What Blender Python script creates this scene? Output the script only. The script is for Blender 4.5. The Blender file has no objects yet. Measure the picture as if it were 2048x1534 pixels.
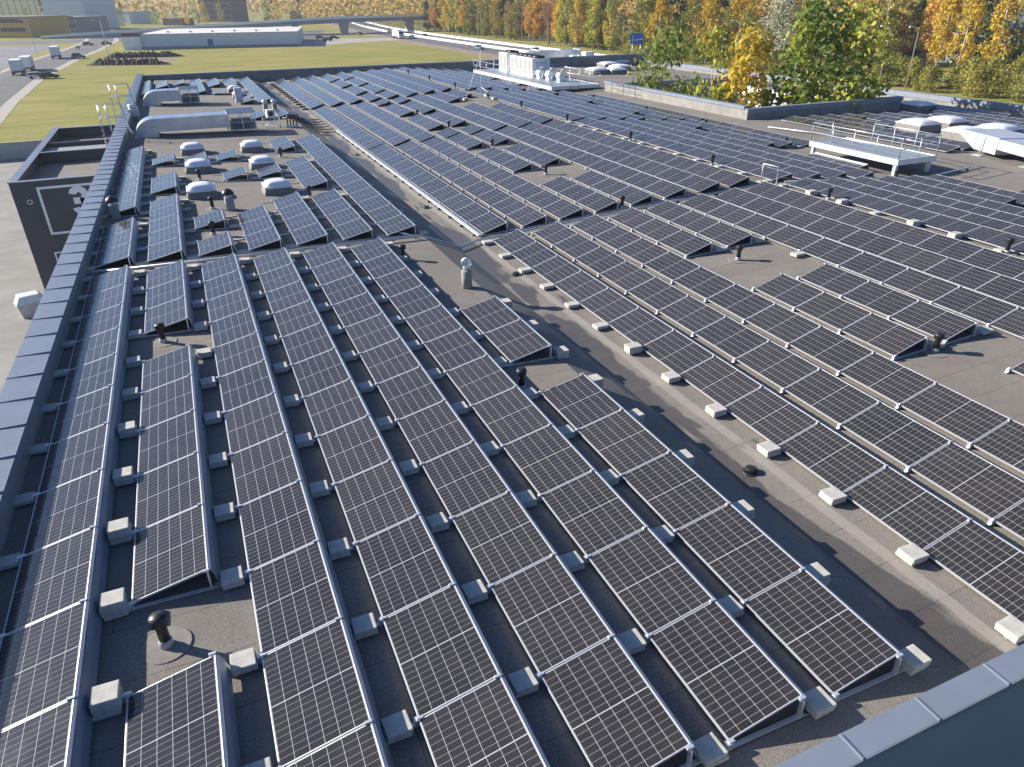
import bpy, bmesh, math, random
from mathutils import Matrix, Vector
random.seed(7)
S = bpy.context.scene
COL = S.collection
R_ = math.radians
# ------------------------------------------------------------------ camera
CAMZ = 7.9
F_PX = 1418.0
RC = ((0.91638747, -0.19899299, 0.34732663),
      (-0.40019196, -0.4360046, 0.80606847),
      (-0.00896597, -0.87766838, -0.47918455))
cam = bpy.data.cameras.new("camera"); camo = bpy.data.objects.new("camera", cam); COL.objects.link(camo)
cam.sensor_fit = 'HORIZONTAL'; cam.sensor_width = 36.0; cam.lens = 36.0 * F_PX / 2048.0
cam.clip_start = 0.1; cam.clip_end = 9000.0
M3 = Matrix([[RC[i][0], -RC[i][1], -RC[i][2]] for i in range(3)])
camo.matrix_world = Matrix.Translation((0, 0, CAMZ)) @ M3.to_4x4()
S.camera = camo
# ------------------------------------------------------------------ light
SUN_EL, SUN_AZ = 24.7, 142.5           # direction towards the sun, degrees from +X
SUN_STRENGTH, SKY_STRENGTH, EXPOSURE = 5.0, 0.05, 1.05
W = bpy.data.worlds.new("World"); S.world = W; W.use_nodes = True
nt = W.node_tree; bgn = nt.nodes['Background']
sky = nt.nodes.new('ShaderNodeTexSky'); sky.sky_type = 'NISHITA'; sky.sun_disc = False
sky.sun_elevation = R_(SUN_EL); sky.sun_rotation = R_(90.0 - SUN_AZ)
sky.air_density = 1.0; sky.dust_density = 1.0; sky.ozone_density = 2.5
tn = nt.nodes.new('ShaderNodeMix'); tn.data_type = 'RGBA'; tn.blend_type = 'MULTIPLY'; tn.inputs[0].default_value = 1.0; tn.inputs[7].default_value = (0.72, 0.97, 1.36, 1); nt.links.new(sky.outputs[0], tn.inputs[6]); nt.links.new(tn.outputs[2], bgn.inputs[0]); bgn.inputs[1].default_value = SKY_STRENGTH
sl = bpy.data.lights.new("sun", 'SUN'); sl.energy = SUN_STRENGTH; sl.angle = R_(0.5); sl.color = (1.0, 0.93, 0.82)
so = bpy.data.objects.new("sun", sl); COL.objects.link(so)
sv = Vector((math.cos(R_(SUN_AZ)) * math.cos(R_(SUN_EL)), math.sin(R_(SUN_AZ)) * math.cos(R_(SUN_EL)), math.sin(R_(SUN_EL))))
so.rotation_euler = sv.to_track_quat('Z', 'Y').to_euler(); so.location = (0, 0, 60)
S.view_settings.view_transform = 'Standard'; S.view_settings.look = 'None'
S.view_settings.exposure = EXPOSURE; S.view_settings.gamma = 1.0
# ------------------------------------------------------------------ survey: where a sight line meets a level
def at(u, v, z):
    c = (u - 1024.0, v - 767.0, F_PX)
    d = [sum(RC[i][k] * c[k] for k in range(3)) for i in range(3)]
    t = (z - CAMZ) / d[2]
    return Vector((d[0] * t, d[1] * t, z))
def height_at(x, y, v):
    """level at which the plumb line through x, y is sighted at image row v"""
    lo, hi = -30.0, 90.0
    for _ in range(50):
        m = (lo + hi) / 2; p = (x, y, m - CAMZ)
        q = [sum(RC[k][i] * p[k] for k in range(3)) for i in range(3)]
        if 767 + F_PX * q[1] / q[2] > v: lo = m
        else: hi = m
    return lo
GZ, YZ = -9.2, -11.3                   # field level, loading yard level
# ------------------------------------------------------------------ materials
MATS = {}
def nodes(name):
    m = bpy.data.materials.new(name); m.use_nodes = True
    n = m.node_tree.nodes; b = n['Principled BSDF']
    return m, m.node_tree, n, b
def ramp(t, src, stops):
    r = t.nodes.new('ShaderNodeValToRGB')
    while len(r.color_ramp.elements) < len(stops): r.color_ramp.elements.new(0.5)
    for e, (p, c) in zip(r.color_ramp.elements, stops):
        e.position = p; e.color = (c[0], c[1], c[2], 1) if hasattr(c, '__len__') else (c, c, c, 1)
    t.links.new(src, r.inputs[0]); return r.outputs[0]
def noise(t, vec, scale, detail=4, rough=0.55):
    n = t.nodes.new('ShaderNodeTexNoise'); n.inputs['Scale'].default_value = scale
    n.inputs['Detail'].default_value = detail; n.inputs['Roughness'].default_value = rough
    if vec is not None: t.links.new(vec, n.inputs['Vector'])
    return n.outputs[0]
def mth(t, op, a, b=None, c=None):
    n = t.nodes.new('ShaderNodeMath'); n.operation = op
    for i, x in enumerate((a, b, c)):
        if x is None: continue
        if isinstance(x, (int, float)): n.inputs[i].default_value = x
        else: t.links.new(x, n.inputs[i])
    return n.outputs[0]
def mixc(t, f, a, b, mode='MIX'):
    n = t.nodes.new('ShaderNodeMix'); n.data_type = 'RGBA'; n.blend_type = mode
    for i, x in ((0, f), (6, a), (7, b)):
        if isinstance(x, (int, float)): n.inputs[i].default_value = x
        elif isinstance(x, tuple): n.inputs[i].default_value = (x[0], x[1], x[2], 1)
        else: t.links.new(x, n.inputs[i])
    return n.outputs[2]
def coord(t, kind='Object'):
    return t.nodes.new('ShaderNodeTexCoord').outputs[kind]
def mat(name, col, rough=0.6, metal=0.0, var=0.12, scale=3.0, bump=0.0, bscale=40.0, spec=0.5):
    if name in MATS: return MATS[name]
    m, t, n, b = nodes(name)
    v = coord(t)
    f = noise(t, v, scale, 5)
    c0 = tuple(max(0, x * (1 - var * 1.6)) for x in col); c1 = tuple(min(1, x * (1 + var * 1.6)) for x in col)
    t.links.new(ramp(t, f, [(0.25, c0), (0.75, c1)]), b.inputs['Base Color'])
    b.inputs['Roughness'].default_value = rough; b.inputs['Metallic'].default_value = metal
    b.inputs['Specular IOR Level'].default_value = spec
    if bump:
        bp = t.nodes.new('ShaderNodeBump'); bp.inputs['Strength'].default_value = bump; bp.inputs['Distance'].default_value = 0.01
        t.links.new(noise(t, v, bscale, 3), bp.inputs['Height']); t.links.new(bp.outputs[0], b.inputs['Normal'])
    MATS[name] = m; return m
ALU = mat('aluminium', (0.72, 0.73, 0.75), 0.42, 0.55, 0.04, 6)
GALV = mat('galvanised_steel', (0.62, 0.65, 0.68), 0.38, 0.6, 0.10, 5)
DUCT = mat('duct_sheet', (0.50, 0.54, 0.60), 0.34, 0.75, 0.10, 1.2)
CONC = mat('concrete', (0.46, 0.44, 0.40), 0.9, 0, 0.12, 9, 0.35, 60)
BLACKP = mat('black_plastic', (0.022, 0.022, 0.024), 0.42, 0, 0.2, 8)
WHITEP = mat('white_acrylic', (0.80, 0.79, 0.80), 0.28, 0, 0.05, 3)
CURB = mat('bitumen_curb', (0.20, 0.185, 0.17), 0.9, 0, 0.15, 6, 0.4, 70)
COPING = mat('slate_coping_sheet', (0.215, 0.245, 0.30), 0.42, 0.15, 0.06, 1.5)
FACADE = mat('blue_grey_facade', (0.235, 0.285, 0.36), 0.5, 0.1, 0.05, 0.6)
DARKF = mat('anthracite_panel', (0.055, 0.057, 0.064), 0.5, 0.1, 0.10, 0.8)
WALLIN = mat('parapet_felt', (0.245, 0.235, 0.22), 0.9, 0, 0.16, 1.3, 0.3, 50)
WHITEW = mat('white_paint', (0.78, 0.78, 0.79), 0.55, 0, 0.05, 0.6)
STEELW = mat('pale_steel', (0.66, 0.68, 0.70), 0.4, 0.3, 0.06, 4)
DARKGLASS = mat('dark_glass', (0.02, 0.025, 0.03), 0.12, 0, 0.2, 4)
RUBBER = mat('tyre_rubber', (0.02, 0.02, 0.02), 0.8, 0, 0.2, 6)
ASPH = mat('asphalt', (0.105, 0.10, 0.105), 0.9, 0, 0.16, 0.4, 0.2, 20)
YARD = mat('yard_paving', (0.25, 0.235, 0.215), 0.9, 0, 0.14, 0.35, 0.3, 25)
KERB = mat('pale_paving', (0.36, 0.33, 0.29), 0.9, 0, 0.12, 1.0)
SOIL = mat('dark_soil', (0.035, 0.026, 0.022), 0.95, 0, 0.4, 1.2, 0.6, 6)
SAND = mat('dug_sand', (0.22, 0.16, 0.11), 0.95, 0, 0.3, 0.8, 0.4, 6)
BARK = mat('bark', (0.12, 0.10, 0.085), 0.9, 0, 0.3, 4)
SILVB = mat('birch_bark', (0.42, 0.39, 0.36), 0.85, 0, 0.3, 3)
PIPE = mat('pipe_lagging', (0.55, 0.56, 0.58), 0.4, 0.5, 0.1, 5)
GRAVEL = mat('gravel', (0.24, 0.22, 0.20), 0.95, 0, 0.8, 16, 0.8, 14)

def make_cells():
    m, t, n, b = nodes('solar_cells')
    uv = t.nodes.new('ShaderNodeUVMap').outputs[0]
    sp = t.nodes.new('ShaderNodeSeparateXYZ'); t.links.new(uv, sp.inputs[0])
    u, v = sp.outputs[0], sp.outputs[1]      # metres: u across 0..1.11, v along 0..1.711
    WU, LV = 1.11, 1.711
    def edge(x, pitch, half):                # 1 on a line every pitch
        f = mth(t, 'FRACT', mth(t, 'DIVIDE', x, pitch))
        d = mth(t, 'MINIMUM', f, mth(t, 'SUBTRACT', 1.0, f))
        return mth(t, 'LESS_THAN', d, half / pitch), d
    lu, du = edge(u, WU / 6, 0.0030)
    lv, dv = edge(v, LV / 18, 0.0015)
    mid = mth(t, 'LESS_THAN', mth(t, 'ABSOLUTE', mth(t, 'SUBTRACT', v, LV / 2)), 0.0075)
    dia = mth(t, 'LESS_THAN', mth(t, 'ADD', mth(t, 'MULTIPLY', du, WU / 6), mth(t, 'MULTIPLY', dv, LV / 18)), 0.007)
    rim = mth(t, 'GREATER_THAN', mth(t, 'ABSOLUTE', mth(t, 'SUBTRACT', u, WU / 2)), WU / 2 - 0.012)
    line = mth(t, 'MAXIMUM', mth(t, 'MAXIMUM', lu, lv), mth(t, 'MAXIMUM', mid, mth(t, 'MAXIMUM', dia, rim)))
    bus, _ = edge(u, WU / 6 / 9, 0.0008)
    oi = t.nodes.new('ShaderNodeObjectInfo')
    v3 = coord(t, 'Object')
    cellc = ramp(t, oi.outputs['Random'], [(0, (0.021, 0.020, 0.022)), (1, (0.032, 0.029, 0.030))])
    cellc = mixc(t, mth(t, 'MULTIPLY', bus, 0.35), cellc, (0.22, 0.22, 0.24))
    dirt = ramp(t, noise(t, v3, 1.6, 6), [(0.45, 0), (0.8, 0.10)])
    cellc = mixc(t, dirt, cellc, (0.18, 0.16, 0.14))
    c = mixc(t, line, cellc, (0.42, 0.42, 0.43))
    t.links.new(c, b.inputs['Base Color'])
    b.inputs['Roughness'].default_value = 0.13; b.inputs['IOR'].default_value = 1.45
    rr = ramp(t, noise(t, v3, 3.0, 4), [(0.3, 0.09), (0.8, 0.20)]); t.links.new(rr, b.inputs['Roughness'])
    return m
CELLS = make_cells()

def make_roof():
    m, t, n, b = nodes('roof_felt')
    v = coord(t)
    sp = t.nodes.new('ShaderNodeSeparateXYZ'); t.links.new(v, sp.inputs[0])
    x, y = sp.outputs[0], sp.outputs[1]
    wob = mth(t, 'MULTIPLY', mth(t, 'SUBTRACT', noise(t, v, 0.8, 2), 0.5), 0.10)
    yy = mth(t, 'ADD', mth(t, 'DIVIDE', y, 0.98), wob)
    fr = mth(t, 'FRACT', yy); strip = mth(t, 'FLOOR', yy)
    seam = mth(t, 'LESS_THAN', fr, 0.014)
    lap = mth(t, 'LESS_THAN', mth(t, 'FRACT', mth(t, 'ADD', mth(t, 'DIVIDE', x, 7.3), mth(t, 'MULTIPLY', strip, 0.37))), 0.0022)
    seam = mth(t, 'MAXIMUM', seam, lap)
    wn = t.nodes.new('ShaderNodeTexWhiteNoise'); wn.noise_dimensions = '1D'; t.links.new(strip, wn.inputs['W'])
    fine = noise(t, v, 46.0, 3, 0.7)
    big = noise(t, v, 0.35, 6, 0.6)
    med = noise(t, v, 2.2, 5, 0.6)
    c = ramp(t, fine, [(0.28, (0.125, 0.112, 0.098)), (0.72, (0.34, 0.308, 0.272))])
    c = mixc(t, 0.45, c, ramp(t, big, [(0.3, (0.60, 0.60, 0.61)), (0.7, (1.0, 0.98, 0.95))]), 'MULTIPLY')
    c = mixc(t, 0.5, c, ramp(t, med, [(0.3, 0.72), (0.7, 1.0)]), 'MULTIPLY')
    c = mixc(t, 0.55, c, ramp(t, wn.outputs[0], [(0, 0.80), (1, 1.0)]), 'MULTIPLY')
    c = mixc(t, mth(t, 'MULTIPLY', seam, 0.6), c, (0.035, 0.032, 0.03))
    # standing damp along the gutter, with the ragged edge drying water leaves
    gx = mth(t, 'ABSOLUTE', mth(t, 'SUBTRACT', x, 9.0))
    wv = t.nodes.new('ShaderNodeMapping'); wv.inputs['Scale'].default_value = (1.1, 0.34, 1); t.links.new(v, wv.inputs[0])
    wn2 = noise(t, wv.outputs[0], 1.0, 5, 0.5)
    wet = mth(t, 'SUBTRACT', mth(t, 'ADD', mth(t, 'MULTIPLY', mth(t, 'SUBTRACT', wn2, 0.5), 3.2), 0.45), gx)
    wet = mth(t, 'MULTIPLY', wet, 7.0)
    wetc = t.nodes.new('ShaderNodeClamp'); t.links.new(wet, wetc.inputs[0])
    c = mixc(t, mth(t, 'MULTIPLY', wetc.outputs[0], 0.62), c, (0.028, 0.027, 0.027))
    # mineral run-off: a paler band beside the gutter
    pb = mth(t, 'LESS_THAN', mth(t, 'ABSOLUTE', mth(t, 'ADD', mth(t, 'SUBTRACT', x, 9.62), mth(t, 'MULTIPLY', wob, 1.2))), 0.11)
    c = mixc(t, mth(t, 'MULTIPLY', pb, 0.35), c, (0.36, 0.335, 0.30))
    red = ramp(t, noise(t, v, 0.55, 3), [(0.62, 0), (0.74, 0.30)])
    c = mixc(t, red, c, (0.20, 0.10, 0.075))
    t.links.new(c, b.inputs['Base Color'])
    rg = mth(t, 'SUBTRACT', 0.92, mth(t, 'MULTIPLY', wetc.outputs[0], 0.52)); t.links.new(rg, b.inputs['Roughness'])
    bp = t.nodes.new('ShaderNodeBump'); bp.inputs['Strength'].default_value = 0.45; bp.inputs['Distance'].default_value = 0.008
    t.links.new(fine, bp.inputs['Height']); t.links.new(bp.outputs[0], b.inputs['Normal'])
    return m
ROOF = make_roof()

def make_grass():
    m, t, n, b = nodes('autumn_grass')
    v = coord(t)
    mp = t.nodes.new('ShaderNodeMapping'); mp.inputs['Scale'].default_value = (0.012, 0.05, 1); mp.inputs['Rotation'].default_value = (0, 0, 0.12)
    t.links.new(v, mp.inputs[0])
    a = noise(t, mp.outputs[0], 6.0, 6, 0.65); bgn2 = noise(t, v, 0.035, 4); f = noise(t, v, 1.4, 4, 0.7)
    c = ramp(t, a, [(0.30, (0.20, 0.21, 0.05)), (0.50, (0.34, 0.30, 0.10)), (0.72, (0.42, 0.33, 0.15))])
    c = mixc(t, 0.6, c, ramp(t, bgn2, [(0.35, (0.62, 0.80, 0.50)), (0.65, (1.0, 0.95, 0.85))]), 'MULTIPLY')
    c = mixc(t, 0.6, c, ramp(t, f, [(0.3, 0.62), (0.7, 1.0)]), 'MULTIPLY')
    t.links.new(c, b.inputs['Base Color']); b.inputs['Roughness'].default_value = 0.95; b.inputs['Specular IOR Level'].default_value = 0.1
    return m
GRASS = make_grass()
def leaf_mat(name, cols, tr=0.35):
    m, t, n, b = nodes(name)
    g = t.nodes.new('ShaderNodeNewGeometry'); oi = t.nodes.new('ShaderNodeObjectInfo')
    k = mth(t, 'ADD', mth(t, 'MULTIPLY', g.outputs['Random Per Island'], 0.55), mth(t, 'MULTIPLY', oi.outputs['Random'], 0.45))
    c = ramp(t, k, [(0.08, tuple(min(.75, q * 1.75) for q in cols[0])), (0.5, tuple(min(.75, q * 1.75) for q in cols[1])), (0.92, tuple(min(.75, q * 1.75) for q in cols[2]))])
    t.links.new(c, b.inputs['Base Color']); b.inputs['Roughness'].default_value = 0.7; b.inputs['Specular IOR Level'].default_value = 0.15
    tl = t.nodes.new('ShaderNodeBsdfTranslucent'); t.links.new(c, tl.inputs[0])
    mx = t.nodes.new('ShaderNodeMixShader'); mx.inputs[0].default_value = tr
    t.links.new(b.outputs[0], mx.inputs[1]); t.links.new(tl.outputs[0], mx.inputs[2])
    t.links.new(mx.outputs[0], n['Material Output'].inputs[0]); return m
LEAF = {
    'yellow': leaf_mat('leaves_yellow', [(0.24, 0.17, 0.02), (0.36, 0.24, 0.03), (0.30, 0.27, 0.06)]),
    'orange': leaf_mat('leaves_orange', [(0.26, 0.12, 0.03), (0.36, 0.18, 0.04), (0.38, 0.25, 0.06)]),
    'olive': leaf_mat('leaves_olive', [(0.08, 0.09, 0.02), (0.16, 0.16, 0.035), (0.24, 0.20, 0.05)]),
    'green': leaf_mat('leaves_green', [(0.045, 0.075, 0.02), (0.09, 0.125, 0.03), (0.17, 0.19, 0.05)]),
    'fresh': leaf_mat('leaves_yellow_green', [(0.10, 0.13, 0.02), (0.20, 0.21, 0.035), (0.32, 0.29, 0.07)]),
    'brown': leaf_mat('leaves_brown', [(0.12, 0.07, 0.035), (0.20, 0.12, 0.06), (0.26, 0.18, 0.08)]),
    'silver': leaf_mat('leaves_silver', [(0.10, 0.11, 0.06), (0.20, 0.21, 0.13), (0.32, 0.32, 0.24)]),
    'dark': leaf_mat('leaves_dark', [(0.020, 0.035, 0.015), (0.04, 0.06, 0.02), (0.07, 0.09, 0.03)]),
}
# ------------------------------------------------------------------ mesh helpers
class MB:
    def __init__(s): s.b = bmesh.new(); s.mi = 0
    def face(s, pts, mi=None):
        f = s.b.faces.new([s.b.verts.new(p) for p in pts]); f.material_index = s.mi if mi is None else mi; return f
    def box(s, x0, x1, y0, y1, z0, z1, bev=0.0):
        v = [s.b.verts.new(p) for p in ((x0, y0, z0), (x1, y0, z0), (x1, y1, z0), (x0, y1, z0), (x0, y0, z1), (x1, y0, z1), (x1, y1, z1), (x0, y1, z1))]
        fs = [s.b.faces.new([v[i] for i in q]) for q in ((3, 2, 1, 0), (4, 5, 6, 7), (0, 1, 5, 4), (1, 2, 6, 5), (2, 3, 7, 6), (3, 0, 4, 7))]
        for f in fs: f.material_index = s.mi
        if bev:
            es = list({e for f in fs for e in f.edges})
            bmesh.ops.bevel(s.b, geom=es, offset=bev, segments=2, affect='EDGES', profile=0.6)
        return s
    def prism(s, ring, axis_vec):
        """closed ring of points swept by a vector"""
        a = Vector(axis_vec); n = len(ring)
        lo = [s.b.verts.new(p) for p in ring]; hi = [s.b.verts.new(Vector(p) + a) for p in ring]
        fs = [s.b.faces.new(lo[::-1]), s.b.faces.new(hi)]
        for i in range(n): fs.append(s.b.faces.new((lo[i], lo[(i + 1) % n], hi[(i + 1) % n], hi[i])))
        for f in fs: f.material_index = s.mi
        return s
    def tube(s, pts, r, seg=8, r2=None, caps=True):
        pts = [Vector(p) for p in pts]; rings = []
        for i, p in enumerate(pts):
            d = (pts[min(i + 1, len(pts) - 1)] - pts[max(i - 1, 0)]).normalized()
            up = Vector((0, 0, 1)) if abs(d.z) < 0.95 else Vector((1, 0, 0))
            a = d.cross(up).normalized(); bb = a.cross(d)
            rr = r if r2 is None else r + (r2 - r) * i / (len(pts) - 1)
            rings.append([s.b.verts.new(p + a * rr * math.cos(2 * math.pi * k / seg) + bb * rr * math.sin(2 * math.pi * k / seg)) for k in range(seg)])
        for i in range(len(rings) - 1):
            for k in range(seg):
                f = s.b.faces.new((rings[i][k], rings[i][(k + 1) % seg], rings[i + 1][(k + 1) % seg], rings[i + 1][k])); f.material_index = s.mi; f.smooth = seg > 5
        if caps:
            for f in (s.b.faces.new(rings[0][::-1]), s.b.faces.new(rings[-1])): f.material_index = s.mi
        return s
    def lathe(s, prof, c=(0, 0, 0), seg=20, smooth=True):
        rings = []
        for r, z in prof:
            rings.append([s.b.verts.new((c[0] + r * math.cos(2 * math.pi * k / seg), c[1] + r * math.sin(2 * math.pi * k / seg), c[2] + z)) for k in range(seg)])
        for i in range(len(rings) - 1):
            for k in range(seg):
                f = s.b.faces.new((rings[i][k], rings[i][(k + 1) % seg], rings[i + 1][(k + 1) % seg], rings[i + 1][k])); f.smooth = smooth; f.material_index = s.mi
        for f in (s.b.faces.new(rings[0][::-1]), s.b.faces.new(rings[-1])): f.material_index = s.mi
        return s
    def mesh(s, name, *ms):
        me = bpy.data.meshes.new(name); bmesh.ops.recalc_face_normals(s.b, faces=s.b.faces[:]); s.b.to_mesh(me); s.b.free()
        for m in ms: me.materials.append(m)
        return me
    def build(s, name, ms, parent=None, loc=None, rotz=0.0):
        if not isinstance(ms, (list, tuple)): ms = [ms]
        return link(name, s.mesh(name, *ms), parent, loc, rotz)
def link(name, me, parent=None, loc=None, rotz=0.0):
    o = bpy.data.objects.new(name, me); COL.objects.link(o)
    if parent is not None: o.parent = parent
    if loc is not None: o.location = loc
    if rotz: o.rotation_euler = (0, 0, rotz)
    return o
def tag(o, label=None, cat=None, group=None, kind=None):
    if label: o['label'] = label
    if cat: o['category'] = cat
    if group: o['group'] = group
    if kind: o['kind'] = kind
    return o
def thing(name, label, cat, loc=(0, 0, 0), rotz=0.0, group=None, scale=None):
    o = bpy.data.objects.new(name, None); COL.objects.link(o); o.location = loc; o.rotation_euler = (0, 0, rotz); o.empty_display_size = 0.2
    if scale: o.scale = (scale,) * 3 if isinstance(scale, (int, float)) else scale
    return tag(o, label, cat, group)
def struct(name, mb, ms): return tag(mb.build(name, ms), kind='structure')
ORD = ['first', 'second', 'third', 'fourth', 'fifth', 'sixth', 'seventh', 'eighth', 'ninth', 'tenth', 'eleventh', 'twelfth', 'thirteenth', 'fourteenth', 'fifteenth']
NUM = ['no', 'one', 'two', 'three', 'four', 'five', 'six', 'seven', 'eight', 'nine', 'ten', 'eleven', 'twelve', 'thirteen', 'fourteen']
# ------------------------------------------------------------------ roof levels
PROF = [(-4.6, 0.075), (7.55, -0.214), (8.75, -0.70), (9.45, -0.665), (9.75, -0.632), (10.15, -0.62), (24.25, 0.089), (25.0, 0.03), (33.55, -0.586), (34.7, -0.69),
        (36.5, -0.62), (39.0, -0.50), (40.7, -0.47), (54.7, -0.79), (62.2, -0.96)]
def rz(x):
    for (a, za), (b, zb) in zip(PROF, PROF[1:]):
        if x <= b: return za + (zb - za) * (x - a) / (b - a)
    return PROF[-1][1]
Y_NEAR, Y_FAR = 3.18, 95.2
NX0, NX1, NY0, NY1 = 39.0, 54.7, 45.0, 66.3       # courtyard notch
XE = 62.0
def LX(y, inner=True):                            # left parapet, a touch out of square
    pts = [(-12, -4.98), (3, -4.82), (16, -4.72), (26, -4.60), (41.5, -4.42), (93.7, -4.08)]
    for (a, xa), (b, xb) in zip(pts, pts[1:]):
        if y <= b: break
    x = xa + (xb - xa) * (y - a) / (b - a)
    return x + (0.61 if inner else 0.0)

def build_warehouse():
    t = thing('warehouse_building', 'large flat roofed warehouse covered with rows of solar panels, slate parapet copings', 'warehouse', (0, 0, 0))
    m = MB(); xs = [p[0] for p in PROF[1:-1]]
    ys = [Y_NEAR, 16, 26, NY0, NY1, Y_FAR]
    def cell(xa, xb, ya, yb):
        xa0 = [LX(ya) if xa is None else xa, LX(yb) if xa is None else xa]
        m.face([(xa0[0], ya, rz(xa0[0])), (xb, ya, rz(xb)), (xb, yb, rz(xb)), (xa0[1], yb, rz(xa0[1]))])
    for ya, yb in zip(ys, ys[1:]):
        prev = None
        for xb in xs + [XE]:
            if not (ya >= NY0 - .01 and yb <= NY1 + .01 and prev is not None and prev >= NX0 - .01 and xb <= NX1 + .01):
                cell(prev, xb, ya, yb)
            prev = xb
    m.build('roof', ROOF, t)
    # left parapet: wall, coping sheets with standing seams
    TZ = 0.62
    yl = [-12, 3, 16, 26, 41.5, 68, Y_FAR + 0.5]
    m = MB()
    for a, b in zip(yl, yl[1:]):
        for x0, x1, x2, x3, z0, z1 in ((LX(a, 0) + .05, LX(a) - .05, LX(b) - .05, LX(b, 0) + .05, YZ - .3, TZ - .03),):
            m.prism([(x0, a, z0), (x1, a, z0), (x2, b, z0), (x3, b, z0)], (0, 0, z1 - z0))
    w = m.build('left_wall', [FACADE], t)
    m = MB(); ni = 0
    y = 3.0
    while y < Y_FAR + 0.4:                         # felt upstand lining on the roof side
        b = min(y + 6, Y_FAR + .4)
        m.prism([(LX(y) - .055, y, rz(-4.2) - .05), (LX(y) + .02, y, rz(-4.2) - .05), (LX(b) + .02, b, rz(-4.2) - .05), (LX(b) - .055, b, rz(-4.2) - .05)], (0, 0, TZ - .10 - rz(-4.2)))
        y = b
    m.build('left_upstand', WALLIN, t)
    m = MB(); y = -3.0
    while y < Y_FAR + 0.4:
        b = y + 1.178
        ring = [(LX(y, 0) - .02, y + .006, TZ - .02), (LX(y) + .03, y + .006, TZ - .045), (LX(b) + .03, b - .006, TZ - .045), (LX(b, 0) - .02, b - .006, TZ - .02)]
        m.prism(ring, (0, 0, .035))
        m.prism([(LX(y) + .03, y + .004, TZ - .20), (LX(y) + .045, y + .004, TZ - .20), (LX(b) + .045, b - .004, TZ - .20), (LX(b) + .03, b - .004, TZ - .20)], (0, 0, .19))
        m.prism([(LX(y, 0) - .035, y, TZ - .14), (LX(y, 0) - .02, y, TZ - .14), (LX(b, 0) - .02, b, TZ - .14), (LX(b, 0) - .035, b, TZ - .14)], (0, 0, .155))
        m.box(LX(b, 0) - .04, LX(b) + .05, b - .012, b + .012, TZ - .03, TZ + .028)
        y = b
    m.build('left_coping', COPING, t)
    # far parapet
    FZ = 0.52
    m = MB().box(LX(95) - .55, XE + .4, Y_FAR, Y_FAR + .38, YZ - .3, FZ - .03); m.build('far_wall', WALLIN, t)
    m = MB(); x = LX(95) - .6
    while x < XE:
        m.box(x + .006, x + 1.17, Y_FAR - .05, Y_FAR + .43, FZ - .03, FZ + .01); m.box(x + .005, x + 1.172, Y_FAR - .066, Y_FAR - .052, FZ - .17, FZ - .005); x += 1.178
    m.build('far_coping', COPING, t)
    # near parapet and facade under the camera
    NZ = 0.60
    m = MB().box(LX(3, 0) + .1, XE + .5, Y_NEAR - .24, Y_NEAR, YZ - .3, NZ - .03)
    m.build('near_wall', FACADE, t)
    m = MB(); x = LX(3) + .16
    while x < XE:
        m.box(x + .006, x + 1.168, Y_NEAR - .285, Y_NEAR + .03, NZ - .028, NZ + .01)
        m.box(x + .004, x + 1.17, Y_NEAR - .30, Y_NEAR - .286, NZ - .10, NZ + .008)
        m.box(x + .004, x + 1.17, Y_NEAR + .032, Y_NEAR + .046, NZ - .18, NZ + .005)
        m.box(x - .012, x + .012, Y_NEAR - .29, Y_NEAR + .04, NZ + .004, NZ + .026); x += 1.174
    m.build('near_coping', COPING, t)
    # right parapet
    EZ = -0.22
    m = MB().box(XE, XE + .45, Y_NEAR, Y_FAR, YZ - .3, EZ - .03); m.build('right_wall', WALLIN, t)
    m = MB(); y = Y_NEAR
    while y < Y_FAR:
        m.box(XE - .05, XE + .5, y + .006, y + 1.17, EZ - .03, EZ + .01); m.box(XE - .065, XE - .051, y + .004, y + 1.172, EZ - .42, EZ - .002)
        m.box(XE + .40, XE + .50, y - .02, y + .02, EZ + .011, EZ + .06); y += 1.178
    m.build('right_coping', COPING, t)
    # courtyard walls
    CZ = 0.42
    def wall(x0, x1, y0, y1, top, nm, cop):
        MB().box(x0, x1, y0, y1, GZ - .2, top - .03).build(nm + '_wall', WALLIN, t)
        m = MB()
        if abs(x1 - x0) < abs(y1 - y0):
            y = y0 - .05
            while y < y1: m.box(x0 - .06, x1 + .06, y + .006, min(y + 1.17, y1 + .05), top - .028, top + .012); m.box(x0 - .075, x0 - .061, y + .004, min(y + 1.172, y1 + .05), top - .2, top); y += 1.178
        else:
            x = x0 - .05
            while x < x1: m.box(x + .006, min(x + 1.17, x1 + .05), y0 - .06, y1 + .06, top - .028, top + .012); m.box(x + .004, min(x + 1.172, x1 + .05), y0 - .075, y0 - .061, top - .3, top - .001); x += 1.178
        m.build(nm + '_coping', COPING, t)
    wall(NX0, NX0 + .4, NY0 + .42, NY1, CZ, 'courtyard_left', 0)
    wall(NX0, NX1 + .4, NY0, NY0 + .4, CZ - .14, 'courtyard_near', 0)
    wall(NX0 + .42, NX1, NY1, NY1 + .4, CZ - .3, 'courtyard_far', 0)
    MB().box(NX1, NX1 + .4, NY0 + .42, NY1 + .4, GZ - .2, -.55).build('courtyard_right_wall', WHITEW, t)
    MB().box(NX1 - .06, NX1 + .46, NY0 + .5, NY1 + .4, -.548, -.51).build('courtyard_right_coping', COPING, t)
    return t
build_warehouse()
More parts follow.
